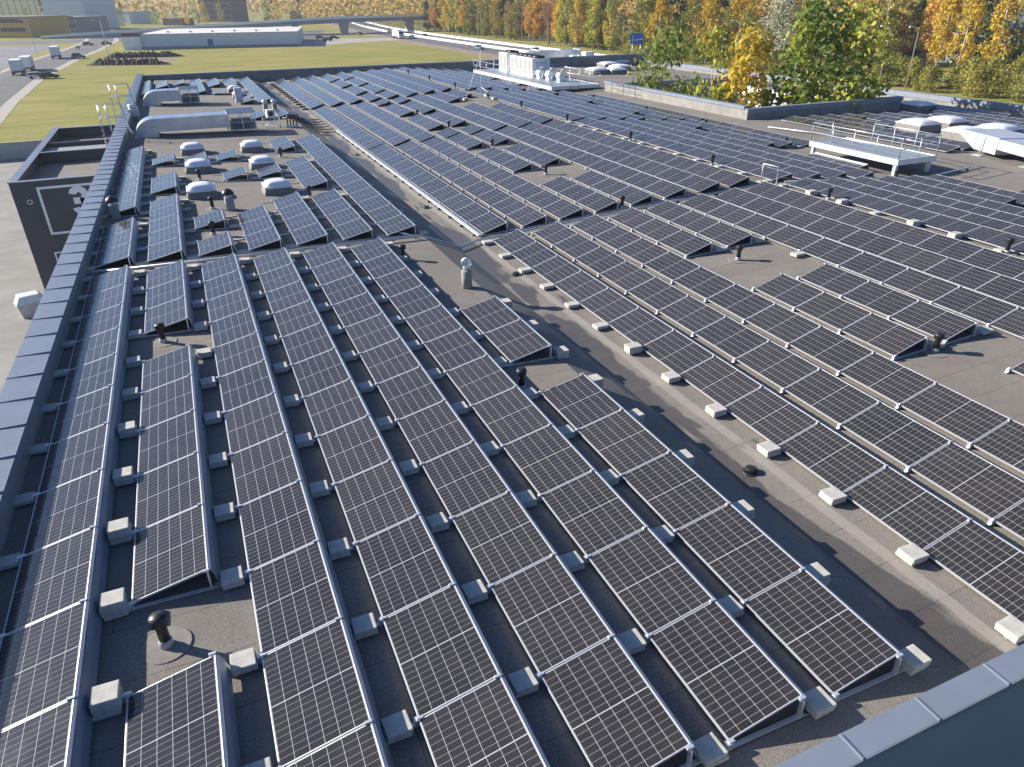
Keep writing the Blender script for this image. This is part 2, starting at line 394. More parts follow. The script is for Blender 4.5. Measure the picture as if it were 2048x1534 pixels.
# ------------------------------------------------------------------ solar rows
PW, PL = 1.134, 1.738
def panel_meshes():
    th = 0.035; fw = 0.012
    m = MB()
    for a in ((0, PW, 0, fw), (0, PW, PL - fw, PL), (0, fw, fw, PL - fw), (PW - fw, PW, fw, PL - fw)):
        m.box(a[0], a[1], a[2], a[3], -th, 0.0)
    fr = m.mesh('frame', ALU)
    m = MB(); uvl = m.b.loops.layers.uv.new('UVMap')
    f = m.face([(fw, fw, -.003), (PW - fw, fw, -.003), (PW - fw, PL - fw, -.003), (fw, PL - fw, -.003)])
    for lp in f.loops: lp[uvl].uv = (lp.vert.co.x - fw, lp.vert.co.y - fw)
    m.face([(fw, fw, -.028), (fw, PL - fw, -.028), (PW - fw, PL - fw, -.028), (PW - fw, fw, -.028)], 1)
    gl = m.mesh('panel', CELLS, mat('backsheet', (0.55, 0.55, 0.56), 0.6))
    # the two together, for rows where the frame is under a pixel wide
    m = MB(); uvl = m.b.loops.layers.uv.new('UVMap')
    m.mi = 1
    for a in ((0, PW, 0, fw), (0, PW, PL - fw, PL), (0, fw, fw, PL - fw), (PW - fw, PW, fw, PL - fw)):
        m.box(a[0], a[1], a[2], a[3], -th, 0.0)
    m.mi = 0
    f = m.face([(fw, fw, -.003), (PW - fw, fw, -.003), (PW - fw, PL - fw, -.003), (fw, PL - fw, -.003)])
    for lp in f.loops: lp[uvl].uv = (lp.vert.co.x - fw, lp.vert.co.y - fw)
    both = m.mesh('panel', CELLS, ALU)
    return gl, fr, both
GLASS_ME, FRAME_ME, BOTH_ME = panel_meshes()
SLOPE = {'L': (.247, 1.107), 'R': (.33, 1.085), 'S': (.196, 1.117), 'T': (.21, 1.114)}
LOWX = {'L': [-3.77, -2.15, -.51, 1.16, 2.83, 4.52, 6.2], 'R': [10.1, 11.85, 13.6, 15.37, 17.15, 18.95, 20.7, 22.4],
        'S': [25.0, 26.75, 28.45, 30.2, 31.95, 33.55, 35.25], 'T': [40.69 + 1.75 * k for k in range(11)]}
def lowz(side, x):
    if side == 'L': return -.024 * (x - 3.2)
    if side == 'R': return -.515 + .0503 * (x - 10.1)
    if side == 'S': return (.131 - .072 * (x - 25.0)) if x < 34.5 else -.575
    return -.355 - .023 * (x - 40.69)
PLATE = {}
def plate_mesh(side, length):
    key = (side, round(length, 2))
    if key in PLATE: return PLATE[key]
    rise, run = SLOPE[side]; m = MB(); t_ = 0.004; L = length
    z1 = rise + .1 - .003
    prof = [(run + .004, z1), (run + .040, z1 - .010), (run + .052, z1 - .055), (run + .094, z1 - .15), (run + .082, z1 - .165), (run + .135, .03 + (0.0)), (run + .105, .03), (run + .06, z1 - .165), (run + .074, z1 - .15), (run + .036, z1 - .055), (run + .012, z1 - .022)]
    m.prism([(x, 0, z) for x, z in prof], (0, L, 0))
    PLATE[key] = m.mesh('wind_deflector', mat('deflector_sheet', (.30, .34, .40), .40, .6, .06, 2)); return PLATE[key]
RAILS = {}
def rail_mesh(side, back, kind):
    key = (side, back, kind)
    if key in RAILS: return RAILS[key]
    rise, run = SLOPE[side]; sl = {'L': -.024, 'R': .0503, 'S': -.072, 'T': -.023}[side]; m = MB()
    def zf(x): return sl * x
    x0, x1 = -back, run + .42
    m.prism([(x0, -.028, zf(x0) + .004), (x1, -.028, zf(x1) + .004), (x1, -.028, zf(x1) + .030), (x0, -.028, zf(x0) + .030)], (0, .056, 0))
    m.box(-.055, .02, -.035, .035, .0, .118); m.box(-.02, .06, -.018, .018, .098, .128)            # front foot and clamp
    m.box(run - .03, run + .0, -.03, .03, sl * run, rise + .06); m.box(run - .08, run + .01, -.018, .018, rise + .075, rise + .112)
    RAILS[key] = m.mesh('rail', ALU); return RAILS[key]
ROWS = []
def solar_row(side, k, y0, y1, n, label, detail, back=0.5, plate=True):
    """detail 2: frame sub-parts and rails; 1: rails; 0: panels and deflector only"""
    x = LOWX[side][k]; zl = lowz(side, x); rise, run = SLOPE[side]
    t = thing('solar_panel_row', label, 'solar panel row', (x, y0, zl - .1), 0, 'solar panel rows on the warehouse roof')
    pitch = (y1 - y0) / n; sc = (pitch - .024) / PL; th = math.atan2(rise, run)
    for i in range(n):
        o = link('panel', GLASS_ME if detail == 2 else BOTH_ME, t, (0, i * pitch + .012, .1))
        o.rotation_euler = (0, -th, 0); o.scale = (1, sc, 1)
        if detail == 2: link('frame', FRAME_ME, o)
    if plate: link('wind_deflector', plate_mesh(side, y1 - y0), t, (0, 0, 0))
    if detail >= 1:
        for i in range(n + 1):
            yy = min(max(i * pitch, .03), (y1 - y0) - .03)
            if i == 0: yy = -.02
            if i == n: yy = (y1 - y0) + .02
            link('rail', rail_mesh(side, back, 0), t, (0, yy, 0))
    ROWS.append((side, k, y0, y1, n, label)); return t
LEFT = {0: [(3.975, 24.98, 12), (26.04, 31.24, 3), (33.08, 48.2, 9), (77.8, 90.6, 7)],
        1: [(3.975, 7.5, 2), (9.22, 17.83, 5), (19.68, 24.95, 3), (26.14, 34.87, 5), (36.55, 39.97, 2), (43.45, 45.2, 1), (84.5, 90.4, 3)],
        2: [(3.975, 25.05, 12), (26.2, 27.93, 1), (29.75, 31.43, 1), (43.5, 45.15, 1), (87, 90.6, 2)],
        3: [(3.975, 25.1, 12), (26.25, 31.5, 3), (38.5, 40.16, 1), (43.7, 45.35, 1), (78.4, 91.5, 7)],
        4: [(3.975, 25.12, 12), (26.25, 33.38, 4), (38.56, 40.28, 1), (77.6, 79.4, 1), (84.7, 91.5, 4)],
        5: [(3.975, 25.1, 12), (26.3, 33.42, 4), (35.22, 42.02, 4), (45.45, 49.15, 2), (59.5, 62.2, 1), (69.5, 73.0, 2), (84.3, 91.5, 4)],
        6: [(3.975, 12.74, 5), (14.46, 18.1, 2), (26.28, 49.2, 13), (59.7, 63.5, 2), (70.1, 91.9, 12)]}
A3 = (3.975, 25.2, 12)
RIGHT = {0: [A3, (26.3, 45.95, 11), (46.3, 65.98, 11), (67.2, 92.4, 14)],
         1: [A3, (26.25, 45.8, 11), (46.45, 65.7, 11), (67.3, 92.6, 14)],
         2: [A3, (26.3, 45.95, 11), (46.45, 65.8, 11), (67.5, 92.9, 14)],
         3: [(3.975, 7.5, 2), (11.0, 16.28, 3), (19.87, 25.22, 3), (26.4, 31.8, 3), (35.2, 40.6, 3), (42.3, 46.1, 2), (46.55, 48.55, 1), (50.1, 55.55, 3), (57.4, 62.6, 3), (64.3, 66.2, 1), (67.5, 71.5, 2), (72.9, 78.3, 3), (79.7, 84.9, 3), (86.0, 92.8, 4)],
         4: [(3.975, 9.2, 3), (10.97, 16.26, 3), (19.87, 25.28, 3), (26.4, 31.95, 3), (35.5, 40.65, 3), (42.4, 46.1, 2), (46.65, 48.65, 1), (50.35, 56, 3), (57.3, 63, 3), (64.2, 66.5, 1), (68.05, 71.7, 2), (72.7, 78.5, 3), (79.7, 85.5, 3), (86.5, 93.2, 4)],
         5: [(3.975, 25.3, 12), (26.5, 46.3, 11), (46.9, 66.7, 11), (68, 93.5, 14)],
         6: [(3.975, 25.3, 12), (26.4, 46.3, 11), (46.75, 57.8, 6), (61.4, 66.6, 3), (68.4, 92.4, 14)],
         7: [(3.975, 25.35, 12), (26.4, 46.3, 11), (46.9, 56.2, 5), (63, 67, 2), (68.5, 92.4, 14)]}
RIDGE = {0: [(4.3, 25.45, 12), (26.45, 46.53, 11), (47.1, 67.1, 11), (68.6, 94.2, 14)],
         1: [(4.2, 25.37, 12), (26.4, 46.5, 11), (47.1, 67.1, 11), (69.1, 94.1, 14)],
         2: [(4.2, 25.37, 12), (26.35, 46.45, 11), (47.15, 67.1, 11), (68.9, 94.2, 14)],
         3: [(4.2, 25.35, 12), (26.25, 46.3, 11), (47.2, 67.1, 11), (68.6, 94.2, 14)],
         4: [(20.0, 25.3, 3), (28.15, 31.9, 2), (35.4, 41, 3), (42.7, 46.4, 2), (46.9, 49, 1), (50.8, 56.3, 3), (58.3, 63.5, 3), (65, 67.2, 1), (68.7, 70.9, 1), (73.6, 79.2, 3), (80.7, 94.5, 8)],
         5: [(4.2, 25.3, 12), (35.5, 46.4, 6), (46.9, 67, 11)],
         6: [(4.4, 21.6, 10), (35.35, 46.3, 6), (46.7, 64.1, 10)]}
WING = {0: [(29.4, 43.2, 8)], 1: [(29.6, 43.1, 8)], 2: [(37.6, 43.1, 3)], 3: [(37.7, 39.5, 1), (41.2, 43.1, 1)], 4: [(37.4, 42.9, 3)], 5: [(37.2, 42.6, 3)],
        6: [(21.5, 42.4, 12)], 7: [(21.5, 40.8, 11)], 8: [(21.5, 41.9, 12)], 9: [(28, 48.6, 11)], 10: [(38.3, 45.6, 4)]}
SIDE_TXT = {'L': ('row from left parapet', LEFT), 'R': ('row right of the gutter', RIGHT), 'S': ('row beyond the ridge', RIDGE), 'T': ('row of the right wing', WING)}
for side, (txt, tab) in SIDE_TXT.items():
    for k, segs in tab.items():
        for i, (a, b, n) in enumerate(segs):
            lab = f"{NUM[n]} tilted solar panel{'s' if n > 1 else ''} in {ORD[k]} {txt}, run {NUM[i + 1]} from near edge"
            near = b < 26
            if side == 'L': det = 2 if near else (1 if b < 55 else 0)
            elif side == 'R': det = 2 if near and k < 6 else (1 if b < 47 and k < 6 else 0)
            else: det = 0
            solar_row(side, k, a, b, n, lab, det, back=(.30 if (side, k) == ('L', 0) else (.36 if (side, k) == ('R', 0) else (.5 if side == 'L' else .10))), plate=True)
# ------------------------------------------------------------------ ballast slabs
def slab_mesh(w, d, h, nm='concrete_slab'):
    return MB().box(-w / 2, w / 2, -d / 2, d / 2, 0, h, .012).mesh(nm, CONC)
SLAB = slab_mesh(.32, .30, .068); THICK = slab_mesh(.32, .26, .085); LOWS = slab_mesh(.40, .30, .10)
def stack(x, y, z, n, where, me=SLAB, h=.068):
    for j in range(n):
        lv = 'single' if n == 1 else ('bottom', 'middle', 'upper', 'top')[j if j < n - 1 else 3] if n > 2 else ('bottom', 'top')[j]
        o = link('concrete_slab', me, None, (x + random.uniform(-.012, .012), y + random.uniform(-.015, .015), z + j * (h + .001)))
        o.rotation_euler = (0, 0, random.uniform(-.05, .05))
        tag(o, f"{lv} grey concrete slab {where}", 'concrete slab', 'concrete ballast slabs under the solar panels')
LROW = ['first row from parapet'] + [f"{ORD[k]} row from parapet" for k in range(1, 7)]
for k, segs in LEFT.items():
    x = LOWX['L'][k]
    for i, (a, b, n) in enumerate(segs):
        if a > 50: continue
        for j in range(n + 1):
            y = a + (b - a) * j / n
            if k == 0 and (i < 3):                 # parapet side feet
                stack(x - .20, y, rz(x - .2) + .036, 1, f"between parapet and panel run {NUM[i+1]} at joint {NUM[j]}", THICK, .085)
            if i > 0 and a > 26 and j % 2 and k in (2, 3, 4): continue
            nn = 1 if a > 26 else (4 if (k == 0 and y < 11) else 3 if (k == 0 and y < 16) else 2)
            if k == 6 and a < 26: nn = 3
            if a > 26: stack(x + 1.107 + .30, y, rz(x + 1.4) + .032, 1, f"behind joint {NUM[min(j,14)]} of run {NUM[i+1]}, {LROW[k]}", THICK, .085)
            else: stack(x + 1.107 + .30, y, rz(x + 1.4) + .032, nn, f"behind joint {NUM[min(j,14)]} of run {NUM[i+1]}, {LROW[k]}")
for i, (a, b, n) in enumerate(RIGHT[0][:1]):
    for j in range(n + 1):
        y = a + (b - a) * j / n
        stack(9.88, y, rz(9.88) + .032, 2 if y < 15 else 1, f"at panel joint {NUM[j]} along the gutter edge", LOWS, .10) if y > 14.5 else stack(9.88, y, rz(9.88) + .032, 2, f"at panel joint {NUM[j]} along the gutter edge", slab_mesh(.36, .34, .075), .075)
for i, (a, b, n) in enumerate(RIDGE[0][:2]):
    for j in range(n + 1):
        y = a + (b - a) * j / n
        stack(24.72, y, rz(24.7) + .002, 2 if i == 0 and j % 3 else 1, f"on the ridge at joint {NUM[j]} of ridge run {NUM[i+1]}", LOWS, .10)
for (sd, k, y, txt) in (('R', 3, 19.85, 'behind the near end of the upper three panels'), ('R', 4, 19.85, 'beyond the long vent gap beside three panels'), ('R', 4, 10.95, 'behind the open panel end by the right vent'),
                        ('R', 3, 11.0, 'behind the open panel end near the right frame'), ('R', 2, 9.0, 'in the gap of the third right row'), ('R', 5, 18.0, 'in front of the sixth right row'), ('R', 2, 7.3, 'under the near open panel corner')):
    xx = LOWX[sd][k] + (1.085 + .35 if 'behind' in txt or 'beyond' in txt else 1.35 if k == 2 else -.25); stack(xx, y, rz(xx) + .03, 1, txt, LOWS, .10)
# ------------------------------------------------------------------ ground
def ground():
    m = MB(); B = 5200; x0, x1, y0, y1 = -95, -4.3, -95, 121.0
    for q in ((-B, x0, -B, B), (x0, x1, -B, y0), (x0, x1, y1, B), (x1, B, -B, B)):
        m.face([(q[0], q[2], GZ), (q[1], q[2], GZ), (q[1], q[3], GZ), (q[0], q[3], GZ)])
    struct('grass_field', m, GRASS)
    m = MB(); m.face([(x0 - .3, y0, YZ), (x1 + .5, y0, YZ), (x1 + .5, y1 + .3, YZ), (x0 - .3, y1 + .3, YZ)]); struct('yard_pavement', m, YARD)
    t = thing('retaining_wall', 'pale concrete retaining wall between the loading yard and the grass field', 'retaining wall')
    MB().box(x0, x1, y1 - .30, y1 - .001, YZ - .2, GZ - .02).build('wall', CONC, t); MB().box(x0, x1, y1 - .36, y1 + .10, GZ - .018, GZ + .10).build('cap', KERB, t)
    m = MB().box(-12.0, -11.1, 20, 59.6, YZ - .1, YZ + .03); tag(m.build('gravel_strip', GRAVEL), kind='structure')
    m = MB().box(-12.2, -12.002, 20, 59.6, YZ - .1, YZ + .09); tag(m.build('kerb', KERB), kind='structure')
    def strip(name, a, b, ms, z):
        m = MB()
        for i in range(len(a) - 1): m.face([(a[i][0], a[i][1], z), (b[i][0], b[i][1], z), (b[i + 1][0], b[i + 1][1], z), (a[i + 1][0], a[i + 1][1], z)])
        return struct(name, m, ms)
    # dual carriageway beyond the building
    far = [(-200, 0), (330, 0), (430, 1.5), (520, 9), (640, 24), (800, 60), (1100, 150)]
    ln = lambda x: [(x + d, y) for y, d in far]
    strip('verge', ln(92), ln(98.8), mat('dry_verge', (0.26, 0.19, 0.12), 0.95, 0, .25, .3), GZ + .012)
    strip('highway', ln(98.8), ln(111.6), ASPH, GZ + .02); strip('highway_far', ln(112.6), ln(124.0), ASPH, GZ + .02)
    strip('verge_far', ln(124.2), ln(131), mat('dry_verge', (0.26, 0.19, 0.12)), GZ + .012)
    for i, x in enumerate((99.6, 110.9, 113.4, 123.4)): strip('road_line', ln(x), ln(x + .22), WHITEW, GZ + .026)
    m = MB()
    for x in (105.2, 118.2):
        y = 60.0
        while y < 430: m.face([(x, y, GZ + .027), (x + .18, y, GZ + .027), (x + .18, y + 3, GZ + .027), (x, y + 3, GZ + .027)]); y += 9
    struct('lane_line', m, WHITEW)
    for nm, x, lab in (('median_barrier', 112.1, 'white concrete barrier along the middle of the highway'), ('edge_barrier', 124.6, 'white barrier along the wooded far edge of the highway')):
        m = MB(); p = ln(x)
        for a, b in zip(p, p[1:]): m.prism([(a[0] - .3, a[1], GZ), (a[0] + .3, a[1], GZ), (b[0] + .3, b[1], GZ), (b[0] - .3, b[1], GZ)], (0, 0, .82))
        tag(m.build(nm, WHITEW), lab, 'barrier')
    # access road on the left
    c = [(-33, 140), (-35, 172), (-36.5, 225), (-34, 300), (-30.5, 350), (-28, 420), (-30, 470)]
    off = lambda d: [(x + d, y) for x, y in c]
    strip('access_road', off(-7.5), off(3.6), ASPH, GZ + .02); strip('path', off(3.75), off(6.0), KERB, GZ + .03); strip('path_left', off(-9.5), off(-7.6), KERB, GZ + .03)
    strip('side_road', [(-300, 430), (-28, 412), (0, 420)], [(-300, 470), (-28, 448), (0, 440)], ASPH, GZ + .015)
    strip('slip_road', [(100, 430), (70, 400), (55, 372)], [(98, 452), (64, 430), (48, 395)], ASPH, GZ + .016)
    strip('car_park', [(49, 322), (72, 340), (98, 352)], [(50, 372), (74, 385), (97, 372)], mat('car_park_paving', (0.34, 0.31, 0.28), .9, 0, .12, .2), GZ + .018)
    strip('car_park_far', [(52, 375), (70, 392)], [(60, 470), (90, 500)], ASPH, GZ + .014)
    m = MB(); m.face([(-300, 180, GZ + .01), (-46, 200, GZ + .01), (-46, 400, GZ + .01), (-300, 400, GZ + .01)]); struct('factory_yard', m, mat('factory_paving', (0.17, 0.17, 0.18), .9, 0, .2, .1))
ground()
# ------------------------------------------------------------------ dark annex at the loading yard
def at_y(u, v, Y):
    c = (u - 1024.0, v - 767.0, F_PX); d = [sum(RC[i][k] * c[k] for k in range(3)) for i in range(3)]
    t = Y / d[1]; return Vector((d[0] * t, Y, CAMZ + d[2] * t))
def annex():
    t = thing('loading_annex', 'dark grey loading annex with a white framed numeral on its end wall', 'building')
    X0, X1, Y0, Y1, T = -12.2, -4.95, 59.7, 85.8, -3.15
    MB().box(X0, X1, Y0, Y0 + .35, YZ - .1, T - .03).build('end_wall', DARKF, t)
    MB().box(X0, X0 + .35, Y0 + .351, Y1, YZ - .1, T - .03).build('side_wall', DARKF, t)
    MB().box(X0 + .351, X1, Y1 - .35, Y1, YZ - .1, T - .03).build('rear_wall', DARKF, t)
    MB().box(X0 + .351, X1, 71.6, 71.9, T - 1.1, T - .05).build('cross_wall', DARKF, t)
    MB().box(X0 + .351, X1, 76.9, 77.2, T - 1.1, T - .1).build('cross_wall', DARKF, t)
    MB().box(X0 + .36, X1, Y0 + .36, 71.59, T - 1.2, T - .95).build('roof', ROOF, t)
    MB().box(X0 + .36, X1, 71.91, 76.89, T - 1.2, T - .45).build('canopy_roof', mat('pale_sheet', (.30, .30, .29), .6), t)
    MB().box(X0 + .36, X1, 77.21, Y1 - .36, T - 1.2, T - 1.0).build('roof', ROOF, t)
    m = MB(); y = Y0 - .05
    while y < Y1: m.box(X0 - .06, X0 + .5, y + .006, y + 1.17, T - .03, T + .012); m.box(X0 - .05, X0 + .49, y - .014, y + .014, T + .002, T + .03); y += 1.178
    m.build('side_coping', COPING, t)
    MB().box(X0 + .51, X1, Y0 - .05, Y0 + .42, T - .03, T + .01).build('end_coping', COPING, t)
    MB().box(X0 + .351, X1, 71.55, 71.95, T - .05, T - .01).build('cross_coping', COPING, t)
    MB().box(X0 + .51, X1, Y1 - .42, Y1 + .05, T - .03, T + .01).build('rear_coping', COPING, t)
    yf = Y0 - .03
    a = at_y(72, 375, yf); b = at_y(102, 470, yf); w = .16
    m = MB(); x0 = (a.x + b.x) / 2; z1 = a.z; z0 = b.z; x1 = x0 + (z1 - z0) * 1.02
    m.box(x0, x1, yf, yf + .04, z1 - w, z1); m.box(x0, x1, yf, yf + .04, z0, z0 + w); m.box(x0, x0 + w, yf, yf + .04, z0 + w, z1 - w); m.box(x1 - w, x1, yf, yf + .04, z0 + w, z1 - w)
    m.build('sign_frame', WHITEW, t)
    e = at_y(138, 391, yf); tp = at_y(160, 371, yf); r = (tp.z - e.z) * 1.02; cx = e.x + r * .98; m = MB()
    def arc(cz, a0, a1, r):
        n = 14
        for i in range(n):
            p, q = a0 + (a1 - a0) * i / n, a0 + (a1 - a0) * (i + 1) / n
            ring = [(cx + rr * math.cos(g), yf, cz + rr * math.sin(g)) for rr, g in ((r, p), (r - .46, p), (r - .46, q), (r, q))]
            m.prism(ring, (0, .04, 0))
    cz1 = tp.z - r
    arc(cz1, R_(168), R_(-90), r); arc(cz1 - 2 * r + .46, R_(90), R_(-168), r)
    m.box(cx - .42, cx, yf, yf + .04, cz1 - r, cz1 - r + .46)
    m.build('numeral_three', WHITEW, t)
    d = at_y(108, 505, yf); m = MB()
    m.box(d.x, d.x + 2.6, yf, yf + .05, d.z - .1, d.z); m.box(d.x, d.x + .1, yf, yf + .05, d.z - 2.4, d.z - .1); f = m.build('door_frame', WHITEW, t)
    MB().box(d.x + .11, d.x + 2.6, yf + .01, yf + .05, d.z - 2.4, d.z - .11).build('door', DARKGLASS, t)
    q = at_y(60, 404, yf)
    m = MB().tube([(q.x, yf - .05, q.z), (q.x, yf + .05, q.z)], .17, 14); m.build('wall_lamp', STEELW, t)
    MB().tube([(q.x, yf - .07, q.z), (q.x, yf - .051, q.z)], .11, 14).build('lens', DARKGLASS, t)
    MB().box(X1 - 2.3, X1 - .6, 63, 64.8, T - 1.0, T - .93).build('roof_outlet', CURB, t)
    p = at(70, 628, YZ)
    b = thing('grit_bin', 'pale grey lidded bin standing on the gravel by the annex corner', 'bin', (p.x, p.y, YZ), .3)
    MB().prism([(-.75, -.5, 0), (.75, -.5, 0), (.9, -.6, 1.0), (-.9, -.6, 1.0)], (0, 1.1, 0)).build('body', mat('bin_plastic', (.42, .42, .41), .5), b)
    MB().prism([(-.95, -.66, 1.0), (.95, -.66, 1.0), (.6, -.2, 1.42), (-.6, -.2, 1.42)], (0, .95, 0)).build('lid', mat('bin_lid', (.62, .62, .61), .5), b)
annex()
# ------------------------------------------------------------------ rooftop equipment
def skylight(x, y, label, w=1.15, h=.30, base=None):
    z = rz(x) if base is None else base
    t = thing('skylight_dome', label, 'skylight', (x, y, z), random.uniform(-.02, .02), 'domed skylights on the warehouse roof')
    a = w / 2; m = MB(); b = a + .12
    lo = [(-b, -b, -.05), (b, -b, -.05), (b, b, -.05), (-b, b, -.05)]; hi = [(-a, -a, h), (a, -a, h), (a, a, h), (-a, a, h)]
    for i in range(4): m.face([lo[i], lo[(i + 1) % 4], hi[(i + 1) % 4], hi[i]])
    m.build('curb', CURB, t)
    MB().box(-a - .05, a + .05, -a - .05, a + .05, h, h + .09, .015).build('rim', mat('white_rim', (.70, .71, .74), .35), t)
    m = MB(); N = 12; c = a - .01; g = {}
    for i in range(N + 1):
        for j in range(N + 1):
            u, v = -1 + 2 * i / N, -1 + 2 * j / N
            g[i, j] = m.b.verts.new((u * c, v * c, h + .092 + .22 * ((1 - u ** 4) * (1 - v ** 4)) ** .6 * (1 - .25 * (u * u + v * v) / 2)))
    for i in range(N):
        for j in range(N):
            f = m.b.faces.new((g[i, j], g[i + 1, j], g[i + 1, j + 1], g[i, j + 1])); f.smooth = True
    m.build('dome', WHITEP, t)
for x, y, l in ((0.0, 47.1, 'left skylight beside the curved air duct, farthest of its line'), (3.3, 46.8, 'skylight near the louvred duct housing, right of two'), (.1, 41.7, 'skylight between single panels, middle of the left line'),
                (3.3, 41.5, 'skylight in the right line beside a four panel run'), (0, 35.8, 'nearest skylight of the left line by a black pipe'), (3.3, 35.4, 'nearest skylight of the right line, before tilted panel runs')):
    skylight(x, y, 'white domed ' + l)
for x, y, l in ((5.0, 80.2, 'farther of two by the far left panels'), (5.05, 75.3, 'nearer of two by the far left panels')): skylight(x, y, 'white domed skylight, ' + l)
for x, y, l, in ((50.2, 36.9, 'middle skylight of the wing between panel runs'), (47.0, 36.6, 'left skylight of the wing behind the railed platform'), (50.2, 33.0, 'right skylight of the wing beyond the square duct'),
                 (46.8, 32.8, 'skylight joined to the square duct'), (56.6, 44.6, 'flat skylight behind the courtyard corner'), (58.6, 54.0, 'lone skylight on the strip right of the courtyard')): skylight(x, y, 'white domed ' + l, 2.0, .45)
for u, v, l in ((1194, 151, 'front left of the group beyond the air unit platform'), (1229, 150, 'front right of the group beside the courtyard bushes'), (1216, 136, 'back left of the group near the far wall'), (1240, 142, 'behind the front right one beside the bushes'), (1240, 130, 'rearmost near the far dark parapet')):
    p = at(u, v, -.85); skylight(p.x, p.y, 'white skylight, ' + l, 2.2, .45)

def vent_mesh(h, r):
    m = MB().lathe([(r * 1.25, 0), (r * 1.25, .10), (r * 1.1, .11), (r * 1.1, .12)], seg=14); base = m.mesh('sleeve', mat('grey_sleeve', (.42, .42, .42), .6))
    m = MB().lathe([(r, .12), (r, h * .72), (r * .98, h * .74)], seg=14); pipe = m.mesh('pipe', BLACKP)
    m = MB().lathe([(r * 1.05, h * .70), (r * 1.62, h * .72), (r * 1.66, h * .90), (r * 1.55, h * .94), (r * .7, h * .985), (r * .15, h)], seg=16); cap = m.mesh('cap', BLACKP)
    return base, pipe, cap
VENT = vent_mesh(.56, .075)
def vent(x, y, label, h=1.0, patch=True):
    t = thing('vent_pipe', label, 'vent pipe', (x, y, rz(x)), 0, 'black capped vent pipes on the roof', (1, 1, h))
    for n, me in zip(('sleeve', 'pipe', 'cap'), VENT): link(n, me, t)
    if patch: MB().lathe([(.34, -.01), (.335, .007), (.32, .009)], seg=28).build('flashing', mat('felt_patch', (.215, .2, .18), .92, 0, .15, 5, .4, 60), t, (0, 0, 0))
for x, y, l in ((-1.7, 8.3, 'nearest vent pipe, between two short panel runs'), (-1.7, 19.15, 'vent pipe in front of three panels left of centre'), (6.02, 23.5, 'vent pipe beside the cable pipe above the gutter'), (5.95, 13.25, 'vent pipe between the two runs beside the gutter'),
                (.05, 39.3, 'slim vent pipe between two left skylights'), (.1, 29.0, 'vent pipe between two single panels on the left'), (4.5, 33.7, 'vent pipe behind four panels by the nearest skylight'), (4.6, 44.1, 'vent pipe in front of the two panel run'),
                (.3, 33.1, 'vent pipe next to the hooded flue on the left'),
                (16.6, 56.6, 'vent pipe among short runs, farthest in the middle field'), (16.9, 50.0, 'vent pipe among short runs, second in the middle field'), (16.9, 41.9, 'vent pipe behind a single panel in the middle field'), (16.65, 33.9, 'vent pipe in the clear gap behind three panels'),
                (16.75, 26.5, 'vent pipe by the cable pipe in the right field'), (16.75, 18.75, 'vent pipe alone in the clear right hand gap'), (16.6, 10.8, 'vent pipe at the open ends of two runs'),
                (24.75, 87.0, 'vent pipe on the ridge near the far parapet'), (24.75, 79.0, 'vent pipe on the ridge, second from the far end'), (24.75, 70.8, 'vent pipe on the ridge, third from the far end'), (24.72, 62.0, 'vent pipe on the ridge beside the tall mast'),
                (24.75, 55.0, 'vent pipe on the ridge just nearer than the mast'), (24.75, 47.1, 'vent pipe on the ridge at a run end'), (24.75, 38.7, 'vent pipe on the ridge halfway along'), (24.75, 30.7, 'vent pipe on the ridge behind the white hoop rail'), (24.75, 22.7, 'vent pipe on the ridge before the wing platform'), (24.75, 14.7, 'vent pipe on the ridge at the right frame edge'),
                (32.6, 25.9, 'vent pipe by the leg of the wing platform'), (35.0, 61.5, 'vent pipe in the gap by the far platform'), (34.9, 52.5, 'vent pipe in the gap along the courtyard'), (34.9, 44.6, 'vent pipe in the gap by the courtyard corner'), (34.8, 36.2, 'vent pipe in the gap behind the wing platform')):
    vent(x, y, 'black ' + l, .98 if y > 9 else 1.05, y < 60)
for x, y, l in ((-3.42, 33.0, 'grey square flue with a dark hood beside the parapet'), (1.0, 32.7, 'grey square flue with a dark hood among the left skylights'), (6.15, 64.7, 'grey square flue behind the pipe bend, far left field'), (6.9, 64.9, 'grey square flue with white hood beside the bundle of hoses')):
    t = thing('hooded_flue', l, 'flue', (x, y, rz(x)), .1)
    MB().prism([(-.17, -.17, -.03), (.17, -.17, -.03), (.17, .17, -.03), (-.17, .17, -.03)], (0, 0, .58)).build('shaft', mat('flue_render', (.30, .30, .29), .85), t)
    MB().lathe([(.15, .55), (.15, .66), (.13, .67)], seg=14).build('neck', STEELW, t)
    MB().lathe([(.25, .67), (.25, .74), (.19, .83), (.08, .90), (.02, .92)], seg=16).build('hood', BLACKP if y < 60 else STEELW, t)
# spinning turbine vent on its round concrete base
t = thing('turbine_vent', 'silver finned turbine vent on a round grey base beside the gutter', 'turbine vent', (7.12, 20.05, rz(7.12)))
MB().lathe([(.165, -.08), (.165, .56), (.15, .575), (.10, .58)], seg=24).build('base', mat('base_felt', (.27, .265, .25), .9, 0, .2, 5, .3, 50), t)
MB().lathe([(.085, .58), (.10, .66), (.115, .70)], seg=18).build('neck', STEELW, t)
m = MB(); n = 18
for k in range(n):
    g0 = 2 * math.pi * k / n; prev = None
    for i in range(9):
        f = i / 8; ph = -1.15 + 2.3 * f; r = .155 * math.cos(ph) + .015; z = .83 + .14 * math.sin(ph); tw = .9 * (f - .5)
        pts = [m.b.verts.new((rr * math.cos(g0 + tw + dg), rr * math.sin(g0 + tw + dg), z)) for rr, dg in ((r, 0), (r * .84, .30))]
        if prev: m.b.faces.new((prev[0], prev[1], pts[1], pts[0])).smooth = True
        prev = pts
m.build('fins', GALV, t)
MB().lathe([(.085, .957), (.08, .975), (.03, .985)], seg=16).build('crown', GALV, t)
